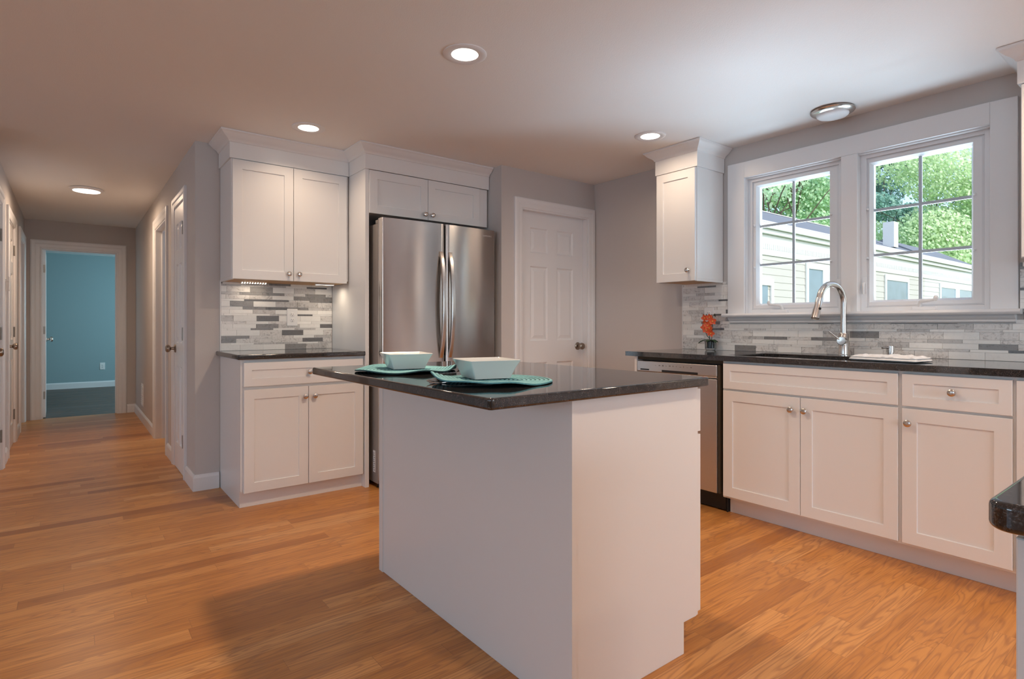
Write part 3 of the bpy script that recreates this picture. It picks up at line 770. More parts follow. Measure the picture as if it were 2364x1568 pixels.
# sink
t = thing('sink', 'undermount stainless sink set into the long granite counter', 'sink', (3.2225, 1.48, .70))
b = BM(); zt_, zb_ = .1835, .0
o_ = (-.21, .21, -.367, .367); i_ = (-.19, .19, -.345, .345)
def rq(r0, z0, r1, z1):
    A = [(r0[0], r0[2], z0), (r0[1], r0[2], z0), (r0[1], r0[3], z0), (r0[0], r0[3], z0)]; B2 = [(r1[0], r1[2], z1), (r1[1], r1[2], z1), (r1[1], r1[3], z1), (r1[0], r1[3], z1)]
    for k in range(4): quad(b, A[k], A[(k + 1) % 4], B2[(k + 1) % 4], B2[k])
rq(o_, zt_, (-.204, .204, -.361, .361), zt_); rq((-.204, .204, -.361, .361), zt_, i_, .01)
quad(b, (i_[0], i_[2], .01), (i_[1], i_[2], .01), (i_[1], i_[3], .01), (i_[0], i_[3], .01))
rq(o_, zt_, o_, 0); quad(b, (o_[0], o_[2], 0), (o_[1], o_[2], 0), (o_[1], o_[3], 0), (o_[0], o_[3], 0))
part('basin', b, M['steel_dw'], t)
b = BM(); lathe(b, [(.045, .0102), (.045, .013), (.03, .012), (.028, .0105)], 24); part('drain', b, M['nickel'], t, smooth=30)

# --- island
t = thing('kitchen_island', 'white kitchen island base standing on the oak floor', 'kitchen island', (1.091, 1.14, 0))
b = BM(); L_, D_ = 1.225, .598
box(b, 0, .018, 0, L_, 0, .883); part('left_panel', b, M['cab'], t, bevel=.001)
b = BM(); prism(b, [(0.018, 0), (.515, 0), (.515, .104), (.585, .104), (.585, .883), (.018, .883)], 0, .018)
for v in b.verts: v.co = Vector((v.co.x, v.co.z, v.co.y))
part('end_panel', b, M['cab'], t, bevel=.001)
b = BM(); box(b, .018, .575, .018, L_ - .018, .104, .883); part('carcass', b, M['cab'], t)
b = BM(); prism(b, [(.018, 0), (.515, 0), (.515, .104), (.585, .104), (.585, .883), (.018, .883)], L_ - .018, L_)
for v in b.verts: v.co = Vector((v.co.x, v.co.z, v.co.y))
part('end_panel', b, M['cab'], t, bevel=.001)
b = BM(); box(b, .500, .513, .018, L_ - .018, 0, .104); part('toe_kick', b, M['cab'], t)
for q in ((.585, .597, .003, .030, .104, .883), (.0, .0175, -.004, .0, 0, .883), (-.004, 0, 1.19, L_, 0, .883)):
    b = BM(); box(b, *q); part('corner_strip', b, M['cab'], t)
for k in range(3):
    y0_ = .006 + k * .406; y1_ = y0_ + .400
    for z0_, z1_, nm, rl in ((.727, .871, 'drawer', .042), (.113, .716, 'door', .057)):
        b = BM(); shaker(b, y0_, y1_, z0_, z1_, 0, rail=rl)
        bmesh.ops.transform(b, matrix=Matrix.Translation((.618, 0, 0)) @ Matrix.Rotation(PI / 2, 4, 'Z'), verts=b.verts)
        d = part(nm, b, M['cab'], t)
        kb = BM(); lathe(kb, KNOB, 20, Matrix.Translation((.618, (y0_ + y1_) / 2 if nm == 'drawer' else y1_ - .035, .80 if nm == 'drawer' else .652)) @ Matrix.Rotation(PI / 2, 4, 'Y'))
        part('knob', kb, M['nickel'], d, smooth=35)

# --- near right cabinet (only its corner shows); fronts face -X: local x = -Y, front at local y=0
t = thing('base_cabinet', 'white drawer cabinet under the granite corner in the right foreground', 'cabinet', (.765, .146, 0), R_RIGHT)
b = BM(); box(b, .0, 1.37, .02, .58, .10, .882); part('carcass', b, M['cab'], t, bevel=.001)
b = BM(); box(b, .0, 1.37, .072, .086, 0, .10); part('toe_kick', b, M['cab'], t)
for k in range(3):
    cab_door(t, .002 + k * .456, .452 + k * .456, .722, .872, 0, (.226 + k * .456, .80), 'drawer', .042)
    cab_door(t, .002 + k * .456, .452 + k * .456, .113, .712, 0, (.42 + k * .456, .652))

# ------------------------------------------------------------------ refrigerator
t = thing('refrigerator', 'tall stainless steel french door refrigerator with bowed handles', 'refrigerator', (1.612, 3.46, 0), R_BACK)
FW = .908
b = BM(); box(b, .004, FW - .004, .075, .74, .03, 1.765); part('body', b, M['steel_side'], t, bevel=.003)
b = BM(); box(b, .004, FW - .004, .075, .115, 1.7655, 1.79); box(b, .012, .05, .03, .075, 1.785, 1.80); box(b, FW - .05, FW - .012, .03, .075, 1.785, 1.80); part('hinge_cover', b, M['steel_side'], t, bevel=.003)
b = BM(); box(b, .02, FW - .02, .09, .12, .0, .03); part('foot_grille', b, M['black'], t)
def fridge_door(x0, x1, z0, z1, bow, name='door'):
    """slightly bowed front (towards -y), rounded vertical edges"""
    n = 14; b = BM(); poly = []
    us = sorted([i / n for i in range(n + 1)] + [q for k in (.0015, .003, .006, .010, .016) for q in (k / (x1 - x0), 1 - k / (x1 - x0))])
    for u in us:
        xx = x0 + (x1 - x0) * u; g_ = (xx - FW / 2) / (FW / 2)
        outer = (u < .5) == (x0 == 0); e = min(u, 1 - u) * (x1 - x0); rd = .003 if outer else .016
        edge = rd - math.sqrt(max(0, rd * rd - max(0, rd - e) ** 2))
        poly.append((xx, -bow * (1 - g_ * g_) + edge))
    poly += [(x1, .062), (x0, .062)]
    prism(b, poly, z0, z1)
    return part(name, b, M['steel'], t, smooth=35)
xm = FW / 2 + .012
dl = fridge_door(0, xm - .004, .735, 1.795, .022); dr_ = fridge_door(xm + .004, FW, .735, 1.795, .022)
fz = fridge_door(0, FW, .06, .725, .022, 'freezer_drawer')
def bow_handle(x, z0, z1, parent):
    b = BM(); n = 18; hw = .014; rows = []
    for i in range(n + 1):
        u = i / n; z = z0 + (z1 - z0) * u; s = math.sin(PI * u) ** .75
        yo = -.030 - .052 * s; th = .016 + .004 * s
        rows.append([(x - hw, yo + th, z), (x - hw, yo + .003, z), (x - hw + .003, yo, z), (x + hw - .003, yo, z), (x + hw, yo + .003, z), (x + hw, yo + th, z)])
    rows = [[b.verts.new(p) for p in r] for r in rows]
    for a, c in zip(rows, rows[1:]):
        for k in range(6): b.faces.new((a[k], a[(k + 1) % 6], c[(k + 1) % 6], c[k]))
    b.faces.new(rows[0]); b.faces.new(list(reversed(rows[-1])))
    for z in (z0 + .012, z1 - .030): box(b, x - hw + .002, x + hw - .002, -.034, -.016, z, z + .018)
    part('handle', b, M['nickel'], parent, smooth=30)
bow_handle(xm - .036, .86, 1.600, dl); bow_handle(xm + .036, .86, 1.600, dr_)
b = BM(); n = 16
pts = [(.10 + (FW - .2) * i / n, -.035 - .05 * math.sin(PI * i / n), .64) for i in range(n + 1)]
tube(b, pts, .013, 10); part('handle', b, M['nickel'], fz, smooth=50)
def text(body, size, loc, rot, mat, parent, name, extrude=.0004):
    cu = bpy.data.curves.new(name, 'FONT'); cu.body = body; cu.size = size; cu.extrude = extrude; cu.align_x = 'CENTER'; cu.align_y = 'CENTER'; cu.space_character = 1.15
    tmp = bpy.data.objects.new(name + '_source', cu); COL.objects.link(tmp)
    me = bpy.data.meshes.new_from_object(tmp); bpy.data.objects.remove(tmp); bpy.data.curves.remove(cu)
    o = bpy.data.objects.new(name, me); COL.objects.link(o); o.parent = parent; o.location = loc; o.rotation_euler = rot; me.materials.append(mat)
    return o
text('SAMSUNG', .017, (FW - .072, -.0077, 1.748), (PI / 2, 0, math.radians(4.6)), M['silver'], dr_, 'lettering')
b = BM(); box(b, .0028, .0042, .115, .150, .10, .245); s_ = part('sticker', b, M['plastic'], t, label='white rating sticker low on the side')
b = BM()
for k in range(9): box(b, .0024, .0029, .120 + .004 * (k % 3), .138 + .004 * ((k * 2) % 3), .112 + k * .014, .117 + k * .014)
part('print', b, M['ink'], s_)

# ------------------------------------------------------------------ mosaic backsplashes
def mosaic(segs, seed, origin, rot, label, edges=()):
    """segs: function(z0,z1)-> list of (x0,x1) spans in local x; tiles are part of one mesh with a colour per tile"""
    rnd = random.Random(seed); g = .0016
    b = BM(); lay = b.loops.layers.float_color.new('tint')
    bk = BM()
    hs = [.0385, .013, .029, .0195]; ofs = [0.03, .09, .055, .12]; z = .9145; k = 0
    pal = [((.88, .86, .82), .44, .12), ((.78, .755, .725), .28, 1.0), ((.60, .58, .56), .13, 1.0), ((.28, .27, .265), .08, .8), ((.17, .165, .165), .07, .8)]
    while z < 1.385:
        h = hs[k % 4] ; z1 = min(z + h, 1.3865)
        if z1 - z < .006: break
        for x0, x1 in segs(z, z1):
            L = .1485; x = x0 - ((ofs[k % 4] + .021 * (k // 4)) % L)
            box(bk, x0, x1, .0, .004, z, z1)
            while x < x1:
                a0, a1 = max(x, x0), min(x + L, x1); x += L
                if a1 - a0 < .006: continue
                r = rnd.random(); acc = 0
                for c, p_, v in pal:
                    acc += p_
                    if r <= acc: break
                j = 1 + (rnd.random() - .5) * .12
                n0 = len(b.faces)
                box(b, a0 + g / 2, a1 - g / 2, -.0035, .002, z + g / 2, z1 - g / 2)
                b.faces.ensure_lookup_table()
                for f in b.faces[n0:]:
                    for lp in f.loops: lp[lay] = (c[0] * j, c[1] * j, c[2] * j, v)
        z = z1; k += 1
    t = thing('backsplash', label, 'backsplash', origin, rot)
    part('tiles', b, M['tile'], t, weld=False)
    part('grout', bk, M['grout'], t)
    e = BM()
    for x, z0, z1 in edges: box(e, x - .006, x, -.004, .005, z0, z1)
    if edges: part('edge_trim', e, M['plastic'], t)
    return t
mosaic(lambda a, c: [(0, .757)], 4, (.7985, 4.214, 0), R_BACK, 'grey and white mosaic tile backsplash behind the short left counter', [(0, .9145, 1.3865)])
def rsegs(a, c):
    if c > 1.142: return [(0, .362), (1.895, 3.1)] if c < 1.166 else [(0, .362), (1.882, 3.1)]
    return [(0, 3.1)]
mosaic(rsegs, 9, (3.5645, 2.538, 0), R_RIGHT, 'grey and white mosaic tile backsplash behind the sink and orchid', [(0, .9145, 1.3865)])

# ------------------------------------------------------------------ outlets, vent, tag
def outlet(loc, rot, label):
    t = thing('wall_outlet', label, 'outlet', loc, rot)
    b = BM(); box(b, -.037, .037, -.006, 0, -.061, .061); part('cover_plate', b, M['plastic'], t, bevel=.002)
    for zc in (.0195, -.0195):
        b = BM(); lathe(b, [(.0165, 0), (.0165, .0015), (.015, .0022)], 20, Matrix.Translation((0, -.006, zc)) @ TO_FRONT); r = part('receptacle', b, M['plastic'], t, smooth=30)
        b = BM()
        for sx in (-.0065, .0055): box(b, sx - .001, sx + .001, -.0088, -.008, zc + .001, zc + .009)
        lathe(b, [(.0024, 0), (.0024, .0008)], 10, Matrix.Translation((0, -.008, zc - .007)) @ TO_FRONT)
        part('slot', b, M['black'], r)
    return t
oo = outlet((1.263, 4.2105, 1.143), R_BACK, 'white duplex outlet in the left mosaic backsplash')
copy_thing(oo, (3.561, 2.318, 1.150), 'white duplex outlet behind the orange orchid', rot=R_RIGHT)
copy_thing(oo, (.448, 12.2995, .365), 'white duplex outlet low on the teal lit room wall', rot=R_BACK)
t = thing('vent_register', 'white floor level vent grille low on the far hall wall', 'vent', (HR, 7.62, .30), R_RIGHT)
b = BM(); box(b, -.10, .10, -.006, 0, -.125, .125); part('frame', b, M['trim'], t, bevel=.002)
b = BM()
for k in range(9): box(b, -.082, .082, -.010, -.006, -.105 + k * .0245, -.092 + k * .0245)
part('louver', b, M['plastic'], t)
t = thing('door_hook', 'small white tag hung on the hall door casing at the left edge', 'hook', (HL - .0, 6.10, 1.42), R_LEFT)
b = BM(); box(b, -.022, .022, -.026, -.02, -.055, .055)
bmesh.ops.rotate(b, verts=b.verts, cent=(0, 0, 0), matrix=Matrix.Rotation(.15, 3, 'Y')); part('plate', b, M['plastic'], t, bevel=.002)
b = BM(); box(b, -.01, .01, -.02, .0, .02, .04); part('bracket', b, M['plastic'], t)

# ------------------------------------------------------------------ lamps
def downlight(x, y, label, power=10, spread=150):
    t = thing('recessed_light', label, 'ceiling light', (x, y, H), 0, 'recessed ceiling lights')
    b = BM(); prof = [(.097, 0.0), (.097, -.003), (.092, -.006), (.074, -.007), (.060, -.0035), (.060, 0.0)]
    lathe(b, prof, 40, caps=(False, False)); part('trim_ring', b, M['trim'], t, smooth=40)
    b = BM(); lathe(b, [(.0598, -.0012), (.0598, -.0022), (.030, -.0026), (.001, -.0028)], 40, caps=(True, True)); part('diffuser', b, M['lamp'], t, smooth=40)
    a = area('downlight_beam', (x, y, H - .010), (0, 0, -1), .12, .12, power, WARM, spread, 'DISK')
    return t
downlight(1.389, 2.132, 'lit recessed ceiling light over the island', power=16)
downlight(1.152, 3.515, 'lit recessed ceiling light in front of the left upper cabinet', power=2.8, spread=140)
downlight(2.926, 2.330, 'lit recessed ceiling light beside the narrow right upper cabinet', power=3.2, spread=165)
downlight(1.389, .05, 'recessed ceiling light behind the camera over the near counter', power=10)
downlight(2.926, .25, 'added unseen recessed ceiling light over the right end of the sink counter', power=8)  # out of view, added to light the sink side
downlight(1.389, -1.9, 'added unseen recessed ceiling light in the back of the kitchen', power=9)  # out of view, added for more light from behind

t = thing('flush_ceiling_light', 'unlit ceiling disc light with brushed nickel rim above the sink', 'ceiling light', (3.38, 1.42, H))
b = BM(); lathe(b, [(.100, 0), (.110, -.004), (.112, -.010), (.108, -.015), (.094, -.022), (.080, -.026)], 44, caps=(False, False)); part('rim', b, M['nickel'], t, smooth=40)
b = BM(); lathe(b, [(.082, -.020), (.081, -.030), (.072, -.038), (.045, -.044), (.002, -.046)], 44); part('diffuser', b, M['lampoff'], t, smooth=50)
t = thing('flush_ceiling_light', 'lit round disc light on the hall ceiling', 'ceiling light', (.115, 6.299, H))
b = BM(); lathe(b, [(.118, 0), (.126, -.004), (.126, -.012), (.116, -.018), (.100, -.022)], 44, caps=(False, False)); part('rim', b, M['trim'], t, smooth=40)
b = BM(); lathe(b, [(.101, -.018), (.099, -.024), (.06, -.028), (.002, -.029)], 44); part('diffuser', b, M['lamp'], t, smooth=50)
area('hall_light_beam', (.115, 6.299, H - .034), (0, 0, -1), .19, .19, 11.0, (1.0, .72, .50), 175, 'DISK')

# under-cabinet light bars
def light_bar(x0, x1, y, label, power, z=1.3805, front=True):
    t = thing('light_bar', label, 'light bar', ((x0 + x1) / 2, y, z))
    hw = (x1 - x0) / 2
    b = BM(); box(b, -hw, hw, -.012, .012, -.010, 0); part('housing', b, M['plastic'], t)
    b = BM(); n = 10
    for k in range(n):
        xx = -hw + (k + .5) * 2 * hw / n
        if front: box(b, xx - .0025, xx + .0025, -.0125, -.0115, -.008, -.004)
        box(b, xx - .004, xx + .004, -.005, .005, -.0106, -.0098)
    part('led_dots', b, M['led'], t)
    area('light_bar_glow', ((x0 + x1) / 2, y, z - .013), (0, 0, -1), 2 * hw, .015, power, (1.0, .82, .62), 170)
light_bar(.905, 1.07, 4.14, 'lit led bar with bright dots under the left upper cabinet', .22)
light_bar(1.36, 1.49, 4.00, 'lit led bar under the left upper cabinet beside the tall panel', .55, front=False)

# ------------------------------------------------------------------ things on the counters
def bowl(loc, rot, label):
    t = bpy.data.objects.get('square_bowl')
    b = BM(); s0, s1, hh, th = .060, .084, .058, .0045
    def sq(s, z, r):
        p = rrect(-s, s, -s, s, r, 3); return [b.verts.new((x, y, z)) for x, y in p]
    rings = [sq(s0 - .01, .0, .004), sq(s0, .0015, .005), sq(s0 + (s1 - s0) * .5, .034, .005), sq(s1, hh, .004), sq(s1 - .002, hh + .0015, .004), sq(s1 - th, hh, .004), sq(s0 + (s1 - s0) * .5 - th, .036, .006), sq(s0 - th - .002, .009, .012)]
    for a, c in zip(rings, rings[1:]):
        n = len(a)
        for i in range(n): b.faces.new((a[i], a[(i + 1) % n], c[(i + 1) % n], c[i]))
    b.faces.new(list(reversed(rings[0]))); b.faces.new(rings[-1])
    o = finish('square_bowl', b, M['bowl'], smooth=38); o.location = loc; o.rotation_euler = (0, 0, rot)
    return tag(o, label, 'bowl', 'square white bowls on the island')
bowl((1.040, 1.475, .9225), math.radians(-13), 'flared square white bowl on the placemat nearer the island corner')
bowl((1.022, 1.985, .9225), math.radians(-13), 'flared square white bowl on the placemat nearer the refrigerator')

def placemat(cx, cy_, r, seed, lifts, label):
    """coiled round mat; concentric cords, gently wavy; lifts: (angle, height, width) where the rim is raised"""
    b = BM(); nr, ns = 60, 72; rows = []
    cords = 14
    for i in range(nr + 1):
        rr = r * i / nr; row = []
        for k in range(ns):
            a = 2 * PI * k / ns; f = (i / nr) ** 2.6
            lift = 0
            for la, lh, lw in lifts:
                d = (a - la + PI) % (2 * PI) - PI; lift += lh * math.exp(-(d / lw) ** 2)
            cord = .0024 * abs(math.sin(PI * cords * i / nr))
            row.append((rr * math.cos(a), rr * math.sin(a), .0042 + lift * f + cord))
        rows.append(row)
    top = [[b.verts.new(p) for p in row] for row in rows[1:]]
    bot = [[b.verts.new((p[0], p[1], p[2] - .0038)) for p in row] for row in (rows[20], rows[40], rows[-1])]
    c0 = b.verts.new((0, 0, .0042)); c1 = b.verts.new((0, 0, .0004))
    for k in range(ns):
        j = (k + 1) % ns
        b.faces.new((c0, top[0][k], top[0][j])); b.faces.new((c1, bot[0][j], bot[0][k]))
        for u, v in zip(top, top[1:]): b.faces.new((u[k], u[j], v[j], v[k]))
        for u, v in zip(bot, bot[1:]): b.faces.new((u[j], u[k], v[k], v[j]))
        b.faces.new((top[-1][k], top[-1][j], bot[-1][j], bot[-1][k]))
    o = finish('placemat', b, M['mat_'], smooth=60); o.location = (cx, cy_, .9145)
    return tag(o, label, 'placemat', 'round teal placemats on the island')
placemat(1.032, 1.432, .188, 1, [(math.radians(155), .030, .45), (math.radians(212), .014, .5), (math.radians(252), .010, .3), (math.radians(300), .002, .3)], 'round teal coiled placemat nearer the island corner, fork under its edge')
placemat(1.012, 1.960, .190, 2, [(math.radians(190), .010, .5), (math.radians(262), .011, .35), (math.radians(318), .020, .3), (math.radians(100), .012, .5)], 'round teal coiled placemat nearer the refrigerator')

def fork(loc, rot, label):
    t = bpy.data.objects.get('x')
    b = BM()
    def strip(pts, ws, th=.0018):
        rows = []
        for (x, z), w_ in zip(pts, ws): rows.append([b.verts.new((x, -w_, z)), b.verts.new((x, w_, z)), b.verts.new((x, w_, z + th)), b.verts.new((x, -w_, z + th))])
        for a, c in zip(rows, rows[1:]):
            for k in range(4): b.faces.new((a[k], a[(k + 1) % 4], c[(k + 1) % 4], c[k]))
        b.faces.new(rows[0]); b.faces.new(list(reversed(rows[-1])))
    strip([(.0, .0008), (.05, .003), (.10, .005), (.125, .005), (.140, .002), (.150, .0008)], [.006, .0045, .0035, .0035, .009, .0125])
    for k in range(4):
        y0 = -.0105 + k * .007
        tube(b, [(.149, y0, .0018), (.170, y0, .0014), (.185, y0, .004), (.196, y0, .008)], [.0021, .002, .0018, .0012], 6)
    o = finish('fork', b, M['cutlery'], smooth=40); o.location = loc; o.rotation_euler = (0, 0, rot)
    return tag(o, label, 'fork', 'forks beside the bowls')
fork((1.0, 1.385, .9148), math.radians(140), 'steel fork with tines showing under the nearer placemat')
fork((1.06, 1.82, .9148), math.radians(20), 'steel fork tip showing under the placemat nearer the refrigerator')

# faucet (local: sink side towards -x)
t = thing('faucet', 'brushed nickel gooseneck faucet with pull down head at the sink', 'faucet', (3.478, 1.402, .914))
ang = math.radians(168)
dx, dy = math.cos(ang), math.sin(ang)
def fp(r, z): return (dx * r, dy * r, z)
b = BM(); lathe(b, [(.030, 0), (.030, .004), (.026, .008), (.0255, .012), (.0255, .125), (.022, .130)], 28); part('body', b, M['nickel'], t, smooth=35)
b = BM(); R_ = .105; zt_ = .300
pts = [(0, 0, .128), (0, 0, .2), (0, 0, zt_)] + [fp(R_ - R_ * math.cos(a), zt_ + R_ * math.sin(a)) for a in [math.radians(x) for x in range(12, 169, 12)]]
tube(b, pts, .0165, 16); part('spout', b, M['nickel'], t, smooth=50)
e0 = Vector(pts[-1]); dirv = (Vector(pts[-1]) - Vector(pts[-2])).normalized()
hd = BM()
q = dirv.to_track_quat('Z', 'Y').to_matrix().to_4x4()
lathe(hd, [(.0172, -.002), (.0185, .0), (.0185, .05), (.021, .07), (.022, .115), (.019, .119), (.016, .117)], 24, Matrix.Translation(e0) @ q); h_ = part('spray_head', hd, M['nickel'], t, smooth=35)
b = BM(); c_ = e0 + dirv * .055; side = Vector((-.45, -.85, -.25)).normalized()
lathe(b, [(.008, .016), (.008, .022), (.006, .024)], 14, Matrix.Translation(c_) @ side.to_track_quat('Z', 'Y').to_matrix().to_4x4()); part('spray_button', b, M['black'], h_, smooth=40)
b = BM(); lathe(b, [(.024, .018), (.024, .052), (.021, .056), (.002, .057)], 24, Matrix.Translation((0, 0, .085)) @ Vector((-.62, -.1, 0)).to_track_quat('Z', 'Y').to_matrix().to_4x4()); hb = part('valve_hub', b, M['nickel'], t, smooth=35)
b = BM(); tube(b, [(-.045, -.006, .085), (-.056, .005, .098), (-.085, .045, .140)], [.006, .0055, .0045], 12); part('lever', b, M['nickel'], hb, smooth=50)

t = thing('soap_dispenser', 'short nickel soap dispenser beside the folded towel', 'soap dispenser', (3.478, 1.168, .914))
b = BM(); lathe(b, [(.022, 0), (.022, .004), (.0155, .008), (.0155, .030)], 20); part('collar', b, M['nickel'], t, smooth=35)
b = BM(); lathe(b, [(.0195, .028), (.0195, .062), (.018, .064), (.001, .064)], 20); part('pump_head', b, M['nickel'], t, smooth=35)
b = BM(); tube(b, [(-.012, .002, .054), (-.035, .012, .055), (-.055, .020, .052)], [.007, .006, .005], 12); part('nozzle', b, M['nickel'], t, smooth=50)

# folded towel
b = BM(); nx, ny = 64, 34; TL, TW = .300, .160
def pad(z0, th, sx, sy, k, amp):
    top, bot = [], []
    for i in range(nx + 1):
        rt, rb = [], []
        for j in range(ny + 1):
            u, v = i / nx * 2 - 1, j / ny * 2 - 1
            wob = 1 + .035 * noise.noise(Vector((u * 2.2, v * 2.2, k * 5.0)))
            x, y = u * TL / 2 * sx * wob, v * TW / 2 * sy * wob
            e = max(0.0, 1 - max(abs(u), abs(v)) ** 14) ** .5
            f = noise.noise(Vector((u * 3.2 + k, v * 2.4, 3.7 * k))) + .55 * noise.noise(Vector((u * 7.5, v * 5.5, 9.1 * k)))
            zc = z0 + th * .45
            rt.append(b.verts.new((x, y, zc + e * (th * .55 + amp * f)))); rb.append(b.verts.new((x, y, max(z0, zc - e * th * .45))))
        top.append(rt); bot.append(rb)
    for i in range(nx):
        for j in range(ny):
            b.faces.new((top[i][j], top[i + 1][j], top[i + 1][j + 1], top[i][j + 1])); b.faces.new((bot[i][j], bot[i][j + 1], bot[i + 1][j + 1], bot[i + 1][j]))
pad(.0003, .015, 1.0, 1.0, 1, .0025)
pad(.0115, .015, .97, .96, 2, .0095)
bmesh.ops.remove_doubles(b, verts=b.verts, dist=2e-5)
o = finish('folded_towel', b, M['towel'], smooth=70, weld=False); o.location = (3.135, 1.055, .9148); o.rotation_euler = (0, 0, math.radians(82))
tag(o, 'rumpled white folded towel on the counter edge right of the sink', 'towel')

# orchid
t = thing('potted_orchid', 'small orange artificial orchid in a clear and black pot', 'potted plant', (3.485, 2.258, .9145))
b = BM(); lathe(b, [(.030, 0), (.036, .003), (.039, .012), (.040, .066), (.038, .066), (.036, .013)], 28, caps=(True, False)); part('glass_pot', b, M['glass'], t, smooth=35)
b = BM(); lathe(b, [(.030, .014), (.0352, .017), (.0372, .060), (.030, .066), (.012, .071), (.001, .072)], 24); part('soil', b, M['pot'], t, smooth=40)
def leafmesh(b, base_, d, up, L, Wd, droop):
    d = Vector(d).normalized(); s = d.cross(Vector((0, 0, 1))).normalized(); rows = []
    for i in range(9):
        u = i / 8; c = Vector(base_) + d * (L * u) + Vector((0, 0, up * u - droop * u * u)); wd = Wd * math.sin(PI * min(1, u * .93 + .05)) ** .7
        rows.append([b.verts.new(c - s * wd + Vector((0, 0, .004))), b.verts.new(c), b.verts.new(c + s * wd + Vector((0, 0, .004)))])
    for a, c in zip(rows, rows[1:]):
        for k in (0, 1): b.faces.new((a[k], a[k + 1], c[k + 1], c[k]))
# right of the picture = -Y here
for d, up, L, Wd, dp in (((-.25, .95, 0), .03, .085, .013, .05), ((-.4, -.9, 0), .03, .062, .016, .045), ((-.95, -.1, 0), .03, .055, .015, .04), ((.2, -.9, 0), .02, .05, .013, .03)):
    b = BM(); leafmesh(b, (0, 0, .066), d, up, L, Wd, dp); o = part('leaf', b, M['leaf'], t, smooth=60)
    sd = o.modifiers.new('thick', 'SOLIDIFY'); sd.thickness = .002
stems = [[(0, .006, .066), (-.004, .008, .11), (-.002, .002, .16), (.002, -.004, .205), (0, -.006, .247)], [(0, -.008, .066), (-.004, -.012, .11), (-.002, -.014, .17), (0, -.018, .247)], [(0, .006, .08), (-.008, .022, .098), (-.014, .030, .125)]]
for s in stems:
    b = BM(); tube(b, s, .0022, 8); part('stem', b, M['stem'], t, smooth=50)
rnd = random.Random(11)
fl = [(-.016, .034, .222, 1), (-.020, -.006, .228, .9), (-.022, -.030, .200, 1), (-.024, .022, .185, 1.05), (-.030, .004, .170, 1.0), (-.024, .036, .158, .9), (-.030, -.014, .152, 1.1), (-.030, .014, .140, 1), (-.028, -.020, .118, 1), (-.018, -.008, .190, .9)]
for x, y, z, s in fl:
    b = BM(); Rm = Matrix.Translation((x, y, z)) @ Vector((-1, rnd.uniform(-.6, .6), rnd.uniform(-.4, .2))).to_track_quat('Z', 'Y').to_matrix().to_4x4() @ Matrix.Rotation(rnd.uniform(-.4, .4), 4, 'Z')
    for k in range(5):
        a = math.radians(90 + 72 * k); L = .025 * s; wd = .0118 * s if k in (1, 4) else .0088 * s
        rows = []
        for i in range(7):
            u = i / 6; r = .002 + L * u; w_ = wd * math.sin(PI * min(1, .12 + .86 * u)) ** .8; zz = .006 * u * u - .002 * u
            c = Vector((math.cos(a) * r, math.sin(a) * r, zz)); sv = Vector((-math.sin(a), math.cos(a), 0))
            rows.append([b.verts.new(Rm @ (c - sv * w_ + Vector((0, 0, .002)))), b.verts.new(Rm @ c), b.verts.new(Rm @ (c + sv * w_ + Vector((0, 0, .002))))])
        for p, q in zip(rows, rows[1:]):
            for m_ in (0, 1): b.faces.new((p[m_], p[m_ + 1], q[m_ + 1], q[m_]))
    f = part('flower', b, M['petal'], t, smooth=60)
    b = BM(); lathe(b, [(.0015, .0), (.0045 * s, .004), (.005 * s, .008), (.001, .010)], 10, Rm); part('lip', b, M['lip'], f, smooth=50)
for x, y, z in ((-.012, .026, .243), (-.012, -.034, .240), (-.010, -.042, .236), (-.012, -.040, .246)):
    b = BM(); lathe(b, [(.001, -.007), (.0038, -.002), (.0035, .003), (.0008, .007)], 10, Matrix.Translation((x, y, z))); part('bud', b, M['stem'], t, smooth=60)

# ------------------------------------------------------------------ outside
bm = BM(); box(bm, 3.8, 60, -40, 60, -1.0, -.8)
tag(finish('lawn', bm, M['lawn']), 'green lawn outside the sink windows', 'lawn', kind='structure')
YH = 4.8
t = thing('neighbour_house', 'long cream sided house with white trim seen through the sink windows', 'house', (8, YH, -.8))
def hb(bm, x0, x1, y0, y1, z0, z1): return box(bm, x0 - 8, x1 - 8, y0, y1, z0 + .8, z1 + .8)
b = BM(); z = -.8; e = .118
while z < 2.22:         # lapped boards
    z1 = min(z + e, 2.225); A = z + .8; C2 = z1 + .8
    quad(b, (-3, -.018, A), (16, -.018, A), (16, -.012, C2), (-3, -.012, C2)); quad(b, (-3, -.012, A), (16, -.012, A), (16, -.018, A), (-3, -.018, A))
    z = z1
hb(b, 5, 24, 0, 3.4, -.8, 2.6)
part('siding', b, M['siding'], t)
b = BM(); hb(b, 4.8, 24.2, -.03, .0, 2.225, 2.56); part('frieze_board', b, M['exttrim'], t)
b = BM(); x = 5.0
while x < 24:
    hb(b, x, x + .030, -.036, -.029, 2.325, 2.41); x += .062
part('soffit_slots', b, M['vents'], t)
b = BM(); hb(b, 4.8, 24.3, -.08, -.03, 2.56, 2.64); hb(b, 4.8, 24.3, -.12, -.03, 2.64, 2.73); hb(b, 4.8, 24.3, -.10, 0, 2.735, 2.765); part('gutter', b, M['exttrim'], t, bevel=.01)
b = BM()
def roof(x0, x1, y1, z1):
    prism(b, [(-.09, 3.56), (y1, z1 + .8), (y1 + 1.6, 3.56)], x0 - 8, x1 - 8)
roof(4.8, 16.1, 1.5, 3.50)
roof(16.2, 20.4, .8, 3.25)
for v in b.verts: v.co = Vector((v.co.z, v.co.x, v.co.y))
part('roof', b, M['shingle'], t)
b = BM(); hb(b, 4.8, 16.1, 1.46, 1.54, 3.49, 3.508); part('ridge_cap', b, M['exttrim'], t)
b = BM(); hb(b, 14.50, 14.76, .0, .22, 2.83, 3.40); part('vent_pipe', b, M['exttrim'], t)
